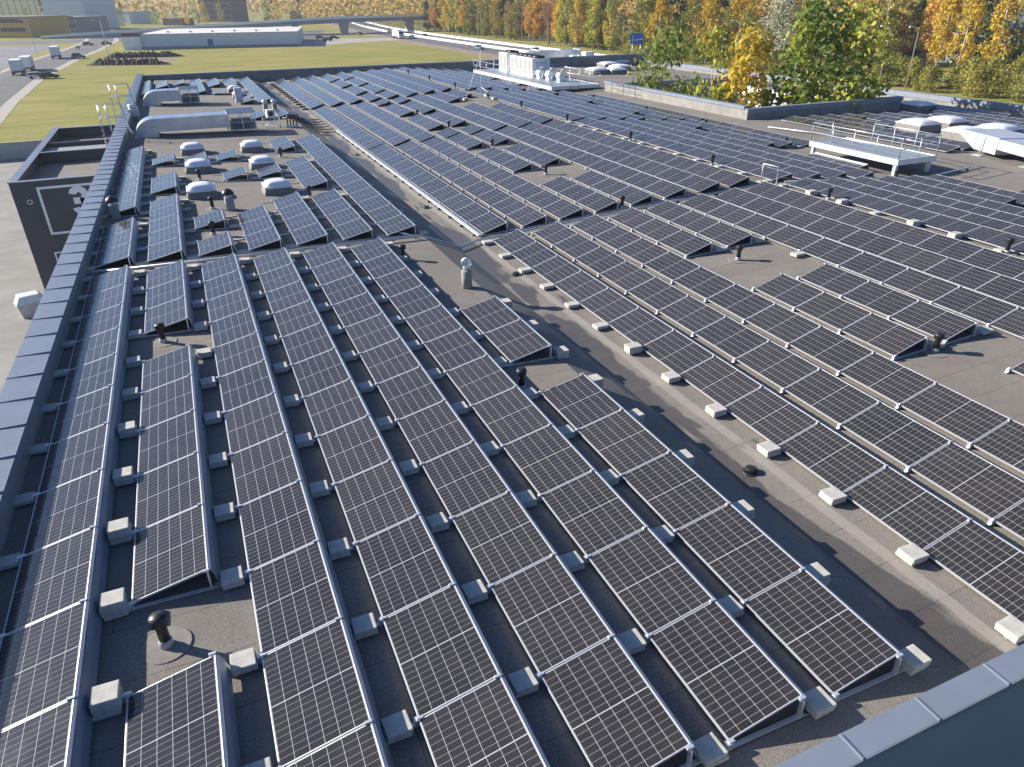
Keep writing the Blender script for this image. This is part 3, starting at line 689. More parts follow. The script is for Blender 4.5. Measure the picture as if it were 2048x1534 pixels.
for x, y, l in ((9.5, 21.6, 'beside the turbine vent shadow'), (9.15, 8.95, 'in the damp gutter near the right foreground'), (9.4, 31.6, 'in the gutter beyond the cable pipe'), (9.3, 45.5, 'far up the gutter past the long run')):
    t = thing('roof_drain', 'round black slotted roof drain ' + l, 'roof drain', (x, y, rz(x)))
    m = MB()
    for k in range(20):
        g = 2 * math.pi * k / 20; m.tube([(.11 * math.cos(g), .11 * math.sin(g), 0), (.115 * math.cos(g), .115 * math.sin(g), .08)], .008, 5)
    m.build('grate', BLACKP, t); MB().lathe([(.125, .08), (.12, .095), (.05, .098)], seg=20).build('lid', BLACKP, t); MB().lathe([(.17, -.01), (.17, .012), (.13, .014)], seg=20).build('flange', BLACKP, t)
# cable pipes and trays
def pipe(name, pts, r, label, feet=2.0, ms=PIPE, group=None):
    t = thing(name, label, 'cable pipe', pts[0], 0, group)
    o = Vector(pts[0]); P = [Vector(p) - o for p in pts]
    MB().tube(P, r, 9).build('pipe', ms, t)
    if feet:
        for a, b in zip(P, P[1:]):
            n = int((b - a).length // feet)
            for i in range(n):
                p = a + (b - a) * (i + .5) / n; g = rz(o.x + p.x) - o.z
                if p.z - g > r: MB().box(p.x - .06, p.x + .06, p.y - .09, p.y + .09, g, p.z - r * .8).build('foot', BLACKP, t)
    return t
zz = lambda x, d=.13: rz(x) + d
pipe('cable_pipe', [(-3.9, 25.45, zz(-3.9)), (2, 25.55, zz(2)), (7.35, 25.62, zz(7.35)), (8.7, 25.1, zz(8.7, .12)), (9.55, 25.5, zz(9.5, .15)), (16, 25.7, zz(16)), (24.3, 25.75, zz(24.2))], .05, 'silver cable pipe crossing the whole roof between near and middle blocks')
pipe('cable_pipe', [(25.2, 25.85, zz(25.2)), (33.4, 25.8, zz(33.4)), (34.9, 25.8, zz(34.9)), (39, 26.1, zz(39))], .045, 'silver cable pipe continuing beyond the ridge towards the wing')
m = MB(); t = thing('cable_tray', 'long pale cable tray on small feet along the first row beside the gutter', 'cable tray', (9.86, 26.0, 0))
MB().box(-.07, .07, 0, 28.6, rz(9.86) + .10, rz(9.86) + .17).build('tray', STEELW, t)
for i in range(19): MB().box(-.16, .0, .4 + i * 1.5, .55 + i * 1.5, rz(9.86) - .005, rz(9.86) + .098).build('foot', CURB, t)
for i in range(14):
    y = 67.6 + i * 1.75; o = link('timber_foot', slab_mesh(.55, .16, .12, 'timber_foot'), None, (9.75, y, rz(9.75) + .001)); o.data.materials[0] = mat('dark_timber', (.06, .05, .045), .8)
    tag(o, f"dark foot block number {NUM[min(i + 1, 14)]} along the far end of the gutter row", 'foot block', 'dark foot blocks along the far gutter row')
pipe('cable_pipe', [(37.9, 41.4, -.42), (38.6, 38.8, -.40), (39.6, 35.9, -.40)], .05, 'pale cable pipe on the bare roof beside the courtyard corner', 0)
pipe('cable_pipe', [(6.3, 27.0, -.08), (7.1, 25.75, -.08)], .035, 'short white cable duct joining the pipe near the gutter', 0)
# hoses crossing the gutter from the air units
pts = [((6.2 + .25 * i, 61.5 - 1.2 * i), (9.7, 60.6 - 1.35 * i)) for i in range(6)]
for i, (a, b) in enumerate(pts):
    pipe('refrigerant_hose', [(a[0], a[1], rz(a[0]) + .18), (7.6, a[1] - .5, rz(7.6) + .12), (8.9, (a[1] + b[1]) / 2, rz(8.9) + .1), (b[0], b[1], rz(b[0]) + .12)], .035, f"black lagged hose over the gutter by the air units, {ORD[i]} from the far end", 0, BLACKP, 'lagged hoses over the gutter')
# --- curved air ducts with louvred outlet housings
def air_duct(x0, x1, y0, depth, h, zb, boxw, label):
    t = thing('air_duct', label, 'air duct', (x0, y0, zb))
    r = 1.25; prof = []
    for i in range(11):
        g = math.pi - math.pi / 2 * i / 10; prof.append((r + r * math.cos(g), h - r * .8 + r * .8 * math.sin(g)))
    m = MB()
    ring = [(0, 0, .02)] + [(x, 0, z) for x, z in prof] + [(r, 0, .02 + .0)]
    m.prism([(x, y, z) for x, y, z in ring], (0, depth, 0)); m.build('elbow', DUCT, t)
    L = x1 - x0; n = max(1, round((L - r - boxw) / 1.1)); w = (L - r - boxw) / n
    for i in range(n):
        m = MB().box(r + i * w + .004, r + (i + 1) * w - .012, .0, depth, .26, h); m.box(r + (i + 1) * w - .03, r + (i + 1) * w + .012, -.02, depth + .02, .24, h + .02); m.build('duct_section', DUCT, t)
    for xx in (r + .1, L - boxw - .1):
        for yy in (.1, depth - .1): MB().box(xx - .04, xx + .04, yy - .04, yy + .04, -.04, .258).build('leg', GALV, t)
    MB().box(-.06, r + .04, -.07, depth + .07, -.05, .018).build('base_frame', GALV, t)
    X = L - boxw
    m = MB()
    d0, d1 = -.15, depth + .55
    for xx in (X + .03, X + boxw / 2, L - .03):
        for yy in (d0, d1): m.box(xx - .025, xx + .025, yy - .025, yy + .025, .0, h + .02)
    for zc in (.06, h * .5, h * .75):
        for yy in (d0, d1): m.box(X + .06, L - .06, yy - .015, yy + .015, zc - .015, zc + .015)
    m.build('housing_frame', GALV, t)
    m = MB()
    for k in range(14): z = .08 + k * (h * .55) / 14; m.face([(X + .06, d0 + .03, z), (L - .06, d0 + .03, z), (L - .06, d0 + .10, z + .05), (X + .06, d0 + .10, z + .05)])
    m.build('louvre', DUCT, t)
    m = MB(); nb = 7
    for k in range(nb): yy = d0 - .05 + k * (d1 - d0 + .1) / nb; m.prism([(X - .03, yy, h + .03), (X - .03, yy + .05, h + .11), (X - .03, yy + (d1 - d0) / nb - .03, h + .06)], (boxw + .06, 0, 0))
    m.build('slatted_roof', STEELW, t)
    m = MB().box(X + .25, L - .25, .3, depth - .2, .1, h * .6); m.build('fan_unit', mat('dark_machine', (.06, .065, .07), .6), t)
air_duct(-3.18, 4.35, 53.8, 1.75, 1.08, .06, 1.75, 'nearer curved grey air duct ending in a louvred housing')
air_duct(-3.05, 1.45, 70.9, 1.8, 1.10, .06, 1.5, 'farther curved grey air duct ending in a louvred housing')
t = thing('air_unit', 'small grey air unit on feet beside the left parapet hoops', 'air unit', (-3.5, 63.1, rz(-3.5)))
MB().box(-.35, .35, -.6, .6, .25, .75, .02).build('casing', DUCT, t); MB().lathe([(.3, .75), (.3, 1.0), (.2, 1.05)], seg=18).build('fan_hood', GALV, t)
for a in (-.3, .3):
    for b in (-.5, .5): MB().box(a - .03, a + .03, b - .03, b + .03, -.03, .249).build('leg', GALV, t)
t = thing('air_conditioner', 'white outdoor air conditioner on a steel trestle by the hoses', 'air conditioner', (5.6, 56.2, rz(5.6)), .15)
MB().box(-.28, .28, -.2, .2, .62, 1.15, .02).build('casing', WHITEW, t); MB().lathe([(.17, 0), (.17, .02), (.12, .025)], seg=18).build('fan_grille', DARKGLASS, t, (0, -.21, .88)).rotation_euler = (R_(90), 0, 0)
m = MB()
for a in (-.6, .6): m.tube([(a, 0, 0), (-a, 0, .6)], .02, 6); m.tube([(a, .02, 0), (a, .02, .6)], .02, 6)
m.tube([(-.65, 0, .6), (.65, 0, .6)], .025, 6); m.build('trestle', GALV, t)
t = thing('pipe_manifold', 'row of bent black pipes on a low white stand beside the air conditioner', 'pipe manifold', (6.6, 55.3, rz(6.6)))
MB().box(-.2, .75, -.12, .12, .0, .12).build('stand', STEELW, t)
for i in range(4): MB().tube([(i * .2, 0, .12), (i * .2, 0, .75), (i * .2 + .06, 0, .85), (i * .2 + .13, 0, .85), (i * .2 + .18, 0, .72), (i * .2 + .18, 0, .5)], .045, 8).build('pipe_bend', BLACKP, t)
t = thing('control_cabinet', 'tall pale control cabinet behind the nearer duct housing', 'cabinet', (4.65, 71.0, rz(4.6)))
MB().box(-.3, .3, -.2, .2, .05, 1.25, .015).build('casing', WHITEW, t); MB().box(-.26, .26, -.215, -.202, .12, 1.2).build('door', mat('cabinet_door', (.62, .63, .65), .5), t)
# --- steel hoop rails over the left parapet where ladders arrive
for (u0, v0, y, hh, l) in ((222, 250, 53.6, 1.55, 'nearer'), (236, 212, 65.0, 1.7, 'farther')):
    x = LX(y, 0) - .45
    t = thing('ladder_cage', f'{l} galvanised ladder head rail standing over the left parapet', 'ladder', (x, y, .62))
    for yy in (0, .75):
        MB().tube([(1.5, yy, -.55), (1.3, yy, 0), (1.15, yy, hh), (-.15, yy, hh), (-.25, yy, -1.6)], .03, 7).build('side_rail', GALV, t)
        MB().tube([(1.22, yy, hh * .5), (-.2, yy, hh * .5)], .024, 6).build('mid_rail', GALV, t)
        MB().tube([(.25, yy, hh), (.3, yy, -.03)], .024, 6).build('upright', GALV, t)
    m = MB()
    for k in range(9): m.tube([(-.25, 0, -1.5 + k * .3), (-.25, .75, -1.5 + k * .3)], .016, 6)
    m.build('rungs', GALV, t); MB().tube([(-.15, 0, hh), (-.15, .75, hh)], .024, 6).build('cross_bar', GALV, t)
# --- white hoop rail at the ridge
t = thing('hoop_rail', 'white tubular hoop rail standing on the ridge gap', 'rail', (24.35, 26.5, rz(24.3)))
m = MB().tube([(0, 0, 0), (0, 0, .85), (.1, -.9, .85), (.1, -.9, 0)], .028, 8); m.build('hoop', WHITEW, t)
for a, b in ((0, 0), (.1, -.9)): MB().box(a - .15, a + .15, b - .15, b + .15, -.06, .04).build('foot', CONC, t)
# --- lightning mast
t = thing('lightning_mast', 'tall thin white lightning mast with two struts on concrete weights', 'mast', (24.2, 62.3, rz(24.2)))
MB().tube([(0, 0, 0), (0, 0, 4.6)], .03, 8, .012).build('pole', WHITEW, t)
for i, (a, b) in enumerate(((-1.7, -.6), (.7, -1.3), (1.0, 1.2))):
    MB().tube([(a, b, .1), (0, 0, 3.4 if i == 0 else .9)], .02, 6).build('strut', WHITEW, t); MB().box(a - .2, a + .2, b - .2, b + .2, -.06, .16).build('weight', CONC, t)
# --- raised platforms with railings
def platform(name, label, x0, x1, y0, y1, zt, th, legs, rail_h, gap):
    t = thing(name, label, 'platform', (x0, y0, zt))
    LXm, LYm = x1 - x0, y1 - y0
    MB().box(.07, LXm - .07, .07, LYm - .07, -.07, 0).build('deck', mat('grating', (.34, .38, .42), .5, .3, .06, 8), t)
    for a in ((0, .069, 0, LYm), (LXm - .069, LXm, 0, LYm), (.07, LXm - .07, 0, .069), (.07, LXm - .07, LYm - .069, LYm)): MB().box(a[0], a[1], a[2], a[3], -th, .03).build('edge_beam', STEELW, t)
    for (a, b) in legs: MB().box(a - .09, a + .09, b - .09, b + .09, rz(x0 + a) - zt - .02, -th * .99).build('leg', GALV, t)
    def rail(pts, posts):
        m = MB()
        for z in (rail_h, rail_h * .5): m.tube([(p[0], p[1], z) for p in pts], .024, 7)
        for (a, b) in posts: m.tube([(a, b, -.02), (a, b, rail_h)], .021, 7)
        m.build('railing', GALV, t)
    def run(a, b):
        n = max(1, round(math.hypot(b[0] - a[0], b[1] - a[1]) / gap))
        rail([a, b], [(a[0] + (b[0] - a[0]) * i / n, a[1] + (b[1] - a[1]) * i / n) for i in range(n + 1)])
    return t, run, LXm, LYm
t, run, lx, ly = platform('maintenance_platform', 'steel maintenance platform with railings at the wing roof valley', 33.55, 36.4, 26.75, 33.0, .22, .26, [(.15, .2), (.15, 6.0), (2.6, .2), (2.6, 6.0)], 1.05, 1.4)
run((.04, .04), (.04, ly - .04)); run((lx - .04, .04), (lx - .04, ly - 1.9)); run((.04, .04), (lx - .04, .04)); run((lx * .55, ly - .04), (.04, ly - .04))
t, run, lx, ly = platform('equipment_platform', 'long steel equipment platform carrying white cooling units, railed all round', 34.05, 39.6, 68.3, 90.2, -.08, .30, [(.3, .4), (.3, 6), (.3, 12), (.3, 18), (.3, 21.4), (5.2, .4), (5.2, 8), (5.2, 16)], 1.1, 2.2)
run((.04, .04), (.04, ly - .04)); run((lx - .04, .04), (lx - .04, ly - .04)); run((.04, .04), (2.0, .04)); run((3.2, .04), (lx - .04, .04)); run((.04, ly - .04), (lx - .04, ly - .04))
m = MB()
for k in range(7): m.tube([(2.1, -.1 - .12 * k * .0, -.6 + k * .25), (3.1, -.1, -.6 + k * .25)], .02, 6)
for a in (2.1, 3.1): m.tube([(a, -.1, -.62), (a, -.1, 1.1), (a, .5, 1.1)], .025, 7)
m.build('access_ladder', GALV, t)
def cooler(y0, y1, x0, x1, h, label):
    t = thing('cooling_unit', label, 'cooling unit', (x0, y0, -.078)); w, d = x1 - x0, y1 - y0
    MB().box(0, w, 0, d, .12, h, .03).build('casing', WHITEW, t)
    n = max(1, round(d / 1.3)); m = MB()
    for i in range(n):
        m.box(-.012, -.002, i * d / n + .12, (i + 1) * d / n - .12, .3, h - .15)
    m.build('coil_grille', mat('coil', (.30, .29, .28), .6), t)
    MB().box(w * .2, w * .8, -.012, -.002, .4, h - .3).build('end_panel', mat('unit_panel', (.6, .61, .63), .5), t)
    for i in range(n): MB().lathe([(w * .3, h), (w * .32, h + .22), (w * .28, h + .22), (w * .1, h + .1)], (w / 2, (i + .5) * d / n, 0), 18).build('fan', BLACKP, t)
    for a in (.08, w - .08):
        MB().box(a - .04, a + .04, 0, d, 0, .119).build('skid', GALV, t)
cooler(84.6, 87.0, 36.2, 38.4, 2.1, 'white cooling unit at the far end of the equipment platform')
cooler(77.5, 83.6, 36.2, 38.4, 1.95, 'large white cooling unit with grey coils on the equipment platform')
for i, (y, x) in enumerate(((76.3, 36.6), (75.2, 37.2), (74.0, 36.6), (72.6, 37.2))):
    t = thing('lagged_vessel', f'pale lagged vessel on the platform, {ORD[i]} beside the large cooling unit', 'vessel', (x, y, -.078))
    MB().tube([(0, -.5, .55), (0, .5, .55)], .32, 16).build('shell', STEELW, t); MB().tube([(0, -.2, .8), (0, -.2, 1.15), (.6, -.2, 1.15)], .06, 8).build('pipework', STEELW, t); MB().box(-.25, .25, -.4, .4, 0, .28).build('saddle', GALV, t)
# --- square duct on the wing
t = thing('square_duct', 'pale square ventilation duct rising from a skylight on the wing', 'duct', (42.3, 28.9, 0))
def qprism(m, a, b, z0, z1, z2, z3, w):
    m.prism([(a[0], a[1], z0), (b[0], b[1], z2), (b[0], b[1], z3), (a[0], a[1], z1)], w)
dz = rz(42.5)
sd = mat('duct_pale', (.58, .61, .65), .36, .45, .08, 1.5)
m = MB().prism([(0, 0, dz + .25), (.5, 1.5, dz + .9), (.5, 1.5, dz + 1.15), (0, 0, dz + 1.15)], (2.2, -.9, 0)); m.build('transition', sd, t)
m = MB().prism([(.02, -.02, dz + .25), (.02, -.02, dz + 1.16), (-.55, -1.7, dz + 1.16), (-.55, -1.7, dz + .25)], (2.2, -.9, 0)); m.build('duct_section', sd, t)
m = MB().prism([(-.57, -1.74, dz + .55), (-.57, -1.74, dz + 1.1), (-2.2, -6.5, dz + 1.1), (-2.2, -6.5, dz + .55)], (2.1, -.85, 0)); m.build('duct_section', sd, t)
m = MB().prism([(-2.21, -6.54, dz + .55), (-2.21, -6.54, dz + 1.1), (-4.2, -12, dz + 1.1), (-4.2, -12, dz + .55)], (2.1, -.85, 0)); m.build('duct_section', sd, t)
for a, b in ((-.6, -.6), (-1.4, -3.9), (-3.0, -8.5)): MB().tube([(a + .3, b, dz - .03), (a + .3, b, dz + 1.12)], .03, 7).build('stand', GALV, t); MB().box(a + .05, a + .55, b - .25, b + .25, dz - .04, dz + .05).build('foot', CONC, t)
# shadow-casting handrail stub and cable by the courtyard wall
t = thing('wall_rail', 'thin black handrail fixed to the courtyard wall end', 'rail', (38.55, 64.2, -.5))
MB().tube([(0, 0, 0), (0, 0, 1.0), (0, -4.2, 1.0), (0, -4.2, 0)], .025, 7).build('rail', BLACKP, t); MB().tube([(0, 0, .5), (0, -4.2, .5)], .02, 6).build('mid_rail', BLACKP, t); MB().tube([(0, -2.1, 0), (0, -2.1, 1.0)], .02, 6).build('post', BLACKP, t)
# far right corner roof gear
p = at(1120, 128, -.85); air = thing('air_duct', 'pale curved air duct behind the equipment platform', 'air duct', (p.x - 5.5, p.y, -.85))
prof = [(-.0 + 2.0 - 2.0 * math.cos(g), 0, .3 + 1.5 * math.sin(g)) for g in [math.pi / 2 * i / 8 for i in range(9)]]
MB().prism([(0, 0, 0)] + prof + [(9.0, 0, 1.8), (9.0, 0, .4), (2, 0, 0)], (0, 2.2, 0)).build('duct', DUCT, air)
for xx in (2.2, 5.5, 8.8): MB().box(xx - .05, xx + .05, -.04, 2.24, .2, 1.86).build('flange', GALV, air)
for i, u in enumerate((1150, 1162, 1176, 1190)):
    p = at(u, 130, -.85); t = thing('air_conditioner', f"outdoor air unit in the line before the far right parapet, {ORD[i]} from left", 'air conditioner', (p.x, p.y, rz(min(p.x, 61))))
    MB().box(-.7, .7, -.5, .5, .35, 1.7 if i == 2 else 1.2, .03).build('casing', WHITEW if i % 2 == 0 else GALV, t); MB().box(-.6, .6, -.515, -.502, .45, 1.1).build('grille', DARKGLASS, t); MB().box(-.7, .7, -.3, .3, -.02, .349).build('stand', GALV, t)
# ------------------------------------------------------------------ trees
def crown_mesh(seed, h, r, n, leaf, low, clumps):
    rn = random.Random(seed); m = MB(); cs = []
    for i in range(clumps):
        f = rn.uniform(0, 1); z = h * (low + (1 - low) * f); rr = r * (math.sin(math.pi * min(1, .16 + .80 * f)) ** .8) * rn.uniform(.35, .85); g = rn.uniform(0, 6.28)
        cs.append((rr * math.cos(g), rr * math.sin(g), z, r * rn.uniform(.28, .5)))
    for i in range(n):
        cx, cy, cz, cr = cs[rn.randrange(clumps)]
        d = Vector((rn.gauss(0, 1), rn.gauss(0, 1), rn.gauss(0, 1))).normalized() * cr * rn.uniform(.45, 1.05)
        p = Vector((cx, cy, max(cz + d.z * 1.15, h * low * .6))) + Vector((d.x, d.y, 0)); nn = (d.normalized() + Vector((rn.gauss(0, .5), rn.gauss(0, .5), rn.gauss(0, .5)))).normalized()
        a = nn.orthogonal().normalized() * leaf * rn.uniform(.5, 1.1); b = nn.cross(a) * rn.uniform(.5, .9)
        m.face([p - a - b, p + a - b * .4, p + a + b, p - a * .4 + b])
    return m
TREES = {}
def tree_kind(key, h, r, n, leaf, low, clumps, lm, bark):
    c = crown_mesh(len(TREES) * 13 + 5, h, r, n, leaf, low, clumps).mesh('crown', LEAF[lm])
    m = MB().tube([(0, 0, -.3), (.1, 0, h * .45), (0, .1, h * .85)], h * .014 + .03, 7, .03)
    for i in range(5):
        g = i * 1.9; z = h * (.3 + .1 * i); m.tube([(0, 0, z), (r * .5 * math.cos(g), r * .5 * math.sin(g), z + h * .14)], .06, 5, .02)
    TREES[key] = (c, m.mesh('trunk', bark))
for a in (('yellow', 17, 3.6, 1900, .30, .18, 34, 'yellow', SILVB), ('orange', 18, 3.5, 1700, .30, .2, 30, 'orange', SILVB), ('olive', 17, 3.8, 2000, .30, .12, 34, 'olive', BARK), ('fresh', 18, 3.7, 1900, .30, .12, 34, 'fresh', SILVB),
          ('brown', 18, 3.2, 1200, .28, .25, 26, 'brown', BARK), ('dark', 19, 3.6, 1900, .34, .08, 30, 'dark', BARK), ('silver', 13, 5.2, 2600, .26, .10, 40, 'silver', BARK), ('bush', 4.6, 3.4, 1500, .22, .05, 24, 'olive', BARK), ('green', 14, 4.6, 2600, .24, .06, 44, 'green', BARK)):
    tree_kind(*a)
NAMES = {'yellow': 'yellow', 'orange': 'orange', 'olive': 'olive green', 'fresh': 'yellow green', 'brown': 'bare brownish', 'dark': 'dark green', 'silver': 'silvery', 'bush': 'low olive', 'green': 'leafy green'}
def tree(kind, x, y, s, label, group, z=GZ):
    t = thing('bush' if kind == 'bush' else 'tree', label, 'bush' if kind == 'bush' else 'tree', (x, y, z), random.uniform(0, 6.28), group, (s * random.uniform(.9, 1.15), s * random.uniform(.9, 1.15), s))
    for n, me in zip(('crown', 'trunk'), TREES[kind]): link(n, me, t)
G1, G2 = 'trees of the wood beyond the highway', 'bushes along the far side of the highway'
rn = random.Random(3)
for i in range(175):
    y = 120 + 330 * (i / 175) + rn.uniform(-4, 4); x = 137 + abs(rn.gauss(0, 1)) * 16 + (0 if y > 165 else 30)
    k = rn.choice(['yellow', 'fresh', 'olive', 'orange', 'brown', 'fresh', 'yellow', 'dark', 'olive'])
    tree(k, x, y, rn.uniform(.75, 1.12), f'{NAMES[k]} autumn tree in the wood beyond the highway', G1)
for i in range(60):
    y = rn.uniform(15, 130); x = rn.uniform(240, 330) if i % 3 else rn.uniform(160, 195); k = rn.choice(['orange', 'yellow', 'fresh', 'orange', 'brown', 'green'])
    if x < 200 and 84 < y * 203 / x < 172 and y > 70: k = 'bush'
    tree(k, x, y * (1.5 if x > 200 else 1), rn.uniform(.7, 1.0) if k != 'bush' else 1.0, f'{NAMES[k]} autumn tree on the rising ground at right' if k != 'bush' else 'low olive bush before the grey house', 'trees at the right' if k != 'bush' else G2)
for i in range(64):
    y = 30 + i * 3.1; tree('bush', rn.uniform(134, 146), y, rn.uniform(.75, 1.15), 'low olive bush in the thick hedge along the highway', G2)
for k, x, y, s, l in (('green', 43.5, 63, .80, 'dark leafy tree at the far left of the courtyard'), ('fresh', 44.6, 57.0, .64, 'yellow green tree in the courtyard, second from left'), ('yellow', 45.8, 53.5, .68, 'yellow orange tree in the courtyard middle'), ('fresh', 47.5, 49.8, .66, 'bright tree by the near courtyard corner'), ('green', 50.6, 50.2, .93, 'broad leafy tree, tallest in the courtyard'), ('fresh', 52.0, 47.9, .72, 'drooping tree at the right end of the courtyard')):
    tree(k, x, y, s * 1.22, l, None)
tree('silver', 142, 156, 1.25, 'silvery willow standing behind the twin lamp posts', None); tree('dark', 146, 150, .8, 'dark shaded tree beside the silvery willow', None)
for i in range(46):
    y = rn.uniform(620, 900); x = -140 + 340 * i / 46; k = rn.choice(['yellow', 'olive', 'fresh', 'dark', 'green'])
    tree(k, x, y, rn.uniform(.7, 1.1), f'{NAMES[k]} tree in the distant belt behind the white shop', 'distant trees behind the shop')
m = MB(); pr = random.Random(9)
def mass(x0, x1, y0, y1, n, hh, sz):
    for i in range(n):
        x, y = pr.uniform(x0, x1), pr.uniform(y0, y1); z = GZ + hh * pr.uniform(.2, 1); a = Vector((pr.gauss(0, 1), pr.gauss(0, 1), pr.gauss(0, .6))).normalized() * sz; b = a.orthogonal().normalized() * sz * .8
        p = Vector((x, y, z)); m.face([p - a, p - b, p + a, p + b])
mass(155, 420, 150, 620, 42000, 19, 1.0); mass(100, 420, 470, 900, 20000, 20, 1.3); mass(-500, 400, 900, 1700, 12000, 18, 2.6)
tag(m.build('far_woodland', leaf_mat('leaves_wood', [(.14, .12, .03), (.28, .18, .05), (.30, .24, .08)])), 'far autumn woodland rising behind the highway trees', 'woodland', None, 'stuff')
# ------------------------------------------------------------------ buildings beyond
t = thing('retail_store', 'long low white retail store with a flat pale roof beyond the field', 'store', (-10, 341.6, GZ), R_(-11.2))
MB().box(0, 59.6, 0, 55, 0, 5.2).build('wall', mat('store_wall', (.58, .64, .72), .6), t); MB().box(-.2, 59.8, -.2, 55.2, 5.201, 5.45).build('roof', mat('store_roof', (.62, .59, .57), .8), t); MB().box(0, 59.6, -.12, -.01, .02, .9).build('plinth', COPING, t)
MB().box(24.6, 26.6, -.1, -.02, .95, 3.3).build('door', mat('blue_door', (.04, .12, .30), .5), t)
m = MB()
for i in range(1, 7): m.box(i * 8.5 - .08, i * 8.5 + .08, -.06, -.011, .95, 5.1)
m.build('wall_joints', GALV, t); MB().box(-6.6, -.01, -1.5, 10, 0, 4.6).build('side_block', WHITEW, t); MB().box(-6.4, -.2, -1.3, 6, 4.61, 6.0).build('plant_screen', DARKF, t)
for i in range(6): MB().lathe([(.9, 5.45), (.8, 5.8), (.3, 6.0)], (8 + i * 8.6, 12, 0), 12).build('roof_vent', STEELW, t)
def block(nm, lab, u0, u1, vb, vt, dep, ms, floors=0):
    a, b = at(u0, vb, GZ), at(u1, vb, GZ); d = math.hypot(b.x - a.x, b.y - a.y); z = height_at(a.x, a.y, vt) - GZ
    t = thing(nm, lab, 'building', a, math.atan2(b.y - a.y, b.x - a.x)); MB().box(0, d, 0, dep, -.3, z).build('wall', ms, t); MB().box(-.2, d + .2, -.2, dep + .2, z + .001, z + .5).build('roof', CURB, t)
    for f in range(floors): MB().box(d * .05, d * .45, -.15, -.01, 3 + f * 4.2, 4.9 + f * 4.2).build('window', DARKGLASS, t); MB().box(d * .55, d * .95, -.15, -.01, 3 + f * 4.2, 4.9 + f * 4.2).build('window', DARKGLASS, t)
    return t
block('office_tower', 'dark brick office tower with bands of windows behind the store', 404, 467, 44, -34, 22, mat('brown_brick', (.11, .075, .07), .9), 7)
block('brick_hall', 'low red brown brick hall left of the office tower', 327, 366, 51, 38, 14, mat('red_brick', (.20, .11, .09), .9))
block('yellow_factory', 'yellow and grey factory front at the far left edge', -60, 62, 76, 36, 30, mat('yellow_sheet', (.48, .30, .05), .6), 2)
block('glass_office', 'blue grey glazed office block before the tall silos', 66, 160, 66, 36, 26, mat('blue_glass', (.10, .14, .20), .25), 2)
block('white_hall', 'pale hall with dark side right of the factory', 215, 262, 48, 25, 26, mat('pale_hall', (.55, .60, .66), .6))
block('process_tower', 'tall pale blue process building of the factory', 98, 178, 60, -30, 30, mat('pale_blue_sheet', (.46, .53, .62), .5))
for i in range(8):
    p = at(-12 + i * 14, 52, GZ); t = thing('silo', f'tall pale steel factory silo, {ORD[i]} from the left edge', 'silo', (p.x, p.y + 25, GZ)); MB().lathe([(4.0, 0), (4.0, 60), (3, 63), (.3, 65)], seg=16).build('shell', GALV, t); MB().box(-.5, .5, -4.6, -4.01, 0, 58).build('pipe_riser', STEELW, t)
a = at(1868, 118, GZ); t = thing('grey_house', 'blue grey two storey house with three windows and two flags', 'house', (203, 158, GZ), R_(-82))
MB().box(0, 17, -9, 0, 0, 8.2).build('wall', mat('house_wall', (.30, .32, .37), .7), t); MB().box(-.4, 17.4, -9.4, .4, 8.201, 8.6).build('roof', CURB, t)
for i in range(3): MB().box(3 + i * 4, 4.6 + i * 4, -9.2, -9.01, 4.2, 7.2).build('window', DARKGLASS, t)
for x, cols, l in ((7, ((.02, .05, .35),), 'blue flag'), (11, ((.75, .45, .05), (.02, .22, .08), (.5, .02, .03)), 'yellow green and red striped flag')):
    f = thing('flag_pole', f'{l} on a pole before the grey house', 'flag', (203 - 11.5, 158 - x - 1, GZ)); MB().tube([(0, 0, 0), (0, 0, 9.6)], .06, 6).build('pole', STEELW, f)
    for j, c in enumerate(cols): h = 1.8 / len(cols); m = MB(); m.prism([(0, -.05, 9.5 - j * h), (.3, -1.2, 9.3 - j * h), (.1, -2.4, 9.1 - j * h), (.1, -2.4, 9.1 - (j + 1) * h), (.3, -1.2, 9.3 - (j + 1) * h), (0, -.05, 9.5 - (j + 1) * h)], (.03, 0, 0)); m.build('stripe', mat('flag%d%d' % (x, j), c, .8), f)
t = thing('blue_container', 'deep blue flat box building behind the grey house', 'building', (226, 165, GZ), R_(-80)); MB().box(0, 26, 0, 8, 0, 12).build('wall', mat('deep_blue', (.02, .07, .24), .5), t); MB().box(-.1, 26.1, -.1, 8.1, 12.001, 12.2).build('roof', COPING, t)
# ------------------------------------------------------------------ flyover
t = thing('flyover_bridge', 'grey concrete flyover on tapered piers crossing the highway', 'bridge')
P = [(140, 437, -1.4), (128.7, 437, -1.35), (89, 430, -1.5), (60, 432, -2.4), (30, 440, -3.8), (0, 452, -5.4), (-30, 462, -7.0), (-60, 468, -8.5)]
m = MB(); g = MB()
for a, b in zip(P, P[1:]): m.prism([(a[0], a[1], a[2] - 2.2), (b[0], b[1], b[2] - 2.2), (b[0], b[1], b[2]), (a[0], a[1], a[2])], (0, 11, 0)); g.prism([(a[0], a[1] - .25, a[2] - .3), (b[0], b[1] - .25, b[2] - .3), (b[0], b[1] - .25, b[2] + .9), (a[0], a[1] - .25, a[2] + .9)], (0, .2, 0))
m.build('deck', mat('bridge_concrete', (.26, .29, .34), .8), t); g.build('guard_wall', GALV, t)
for x, y in ((89, 431), (128, 438)): MB().prism([(x - 2.4, y, -3.7), (x + 2.4, y, -3.7), (x + 1.5, y, GZ - .2), (x - 1.5, y, GZ - .2)], (0, 5, 0)).build('pier', CONC, t)
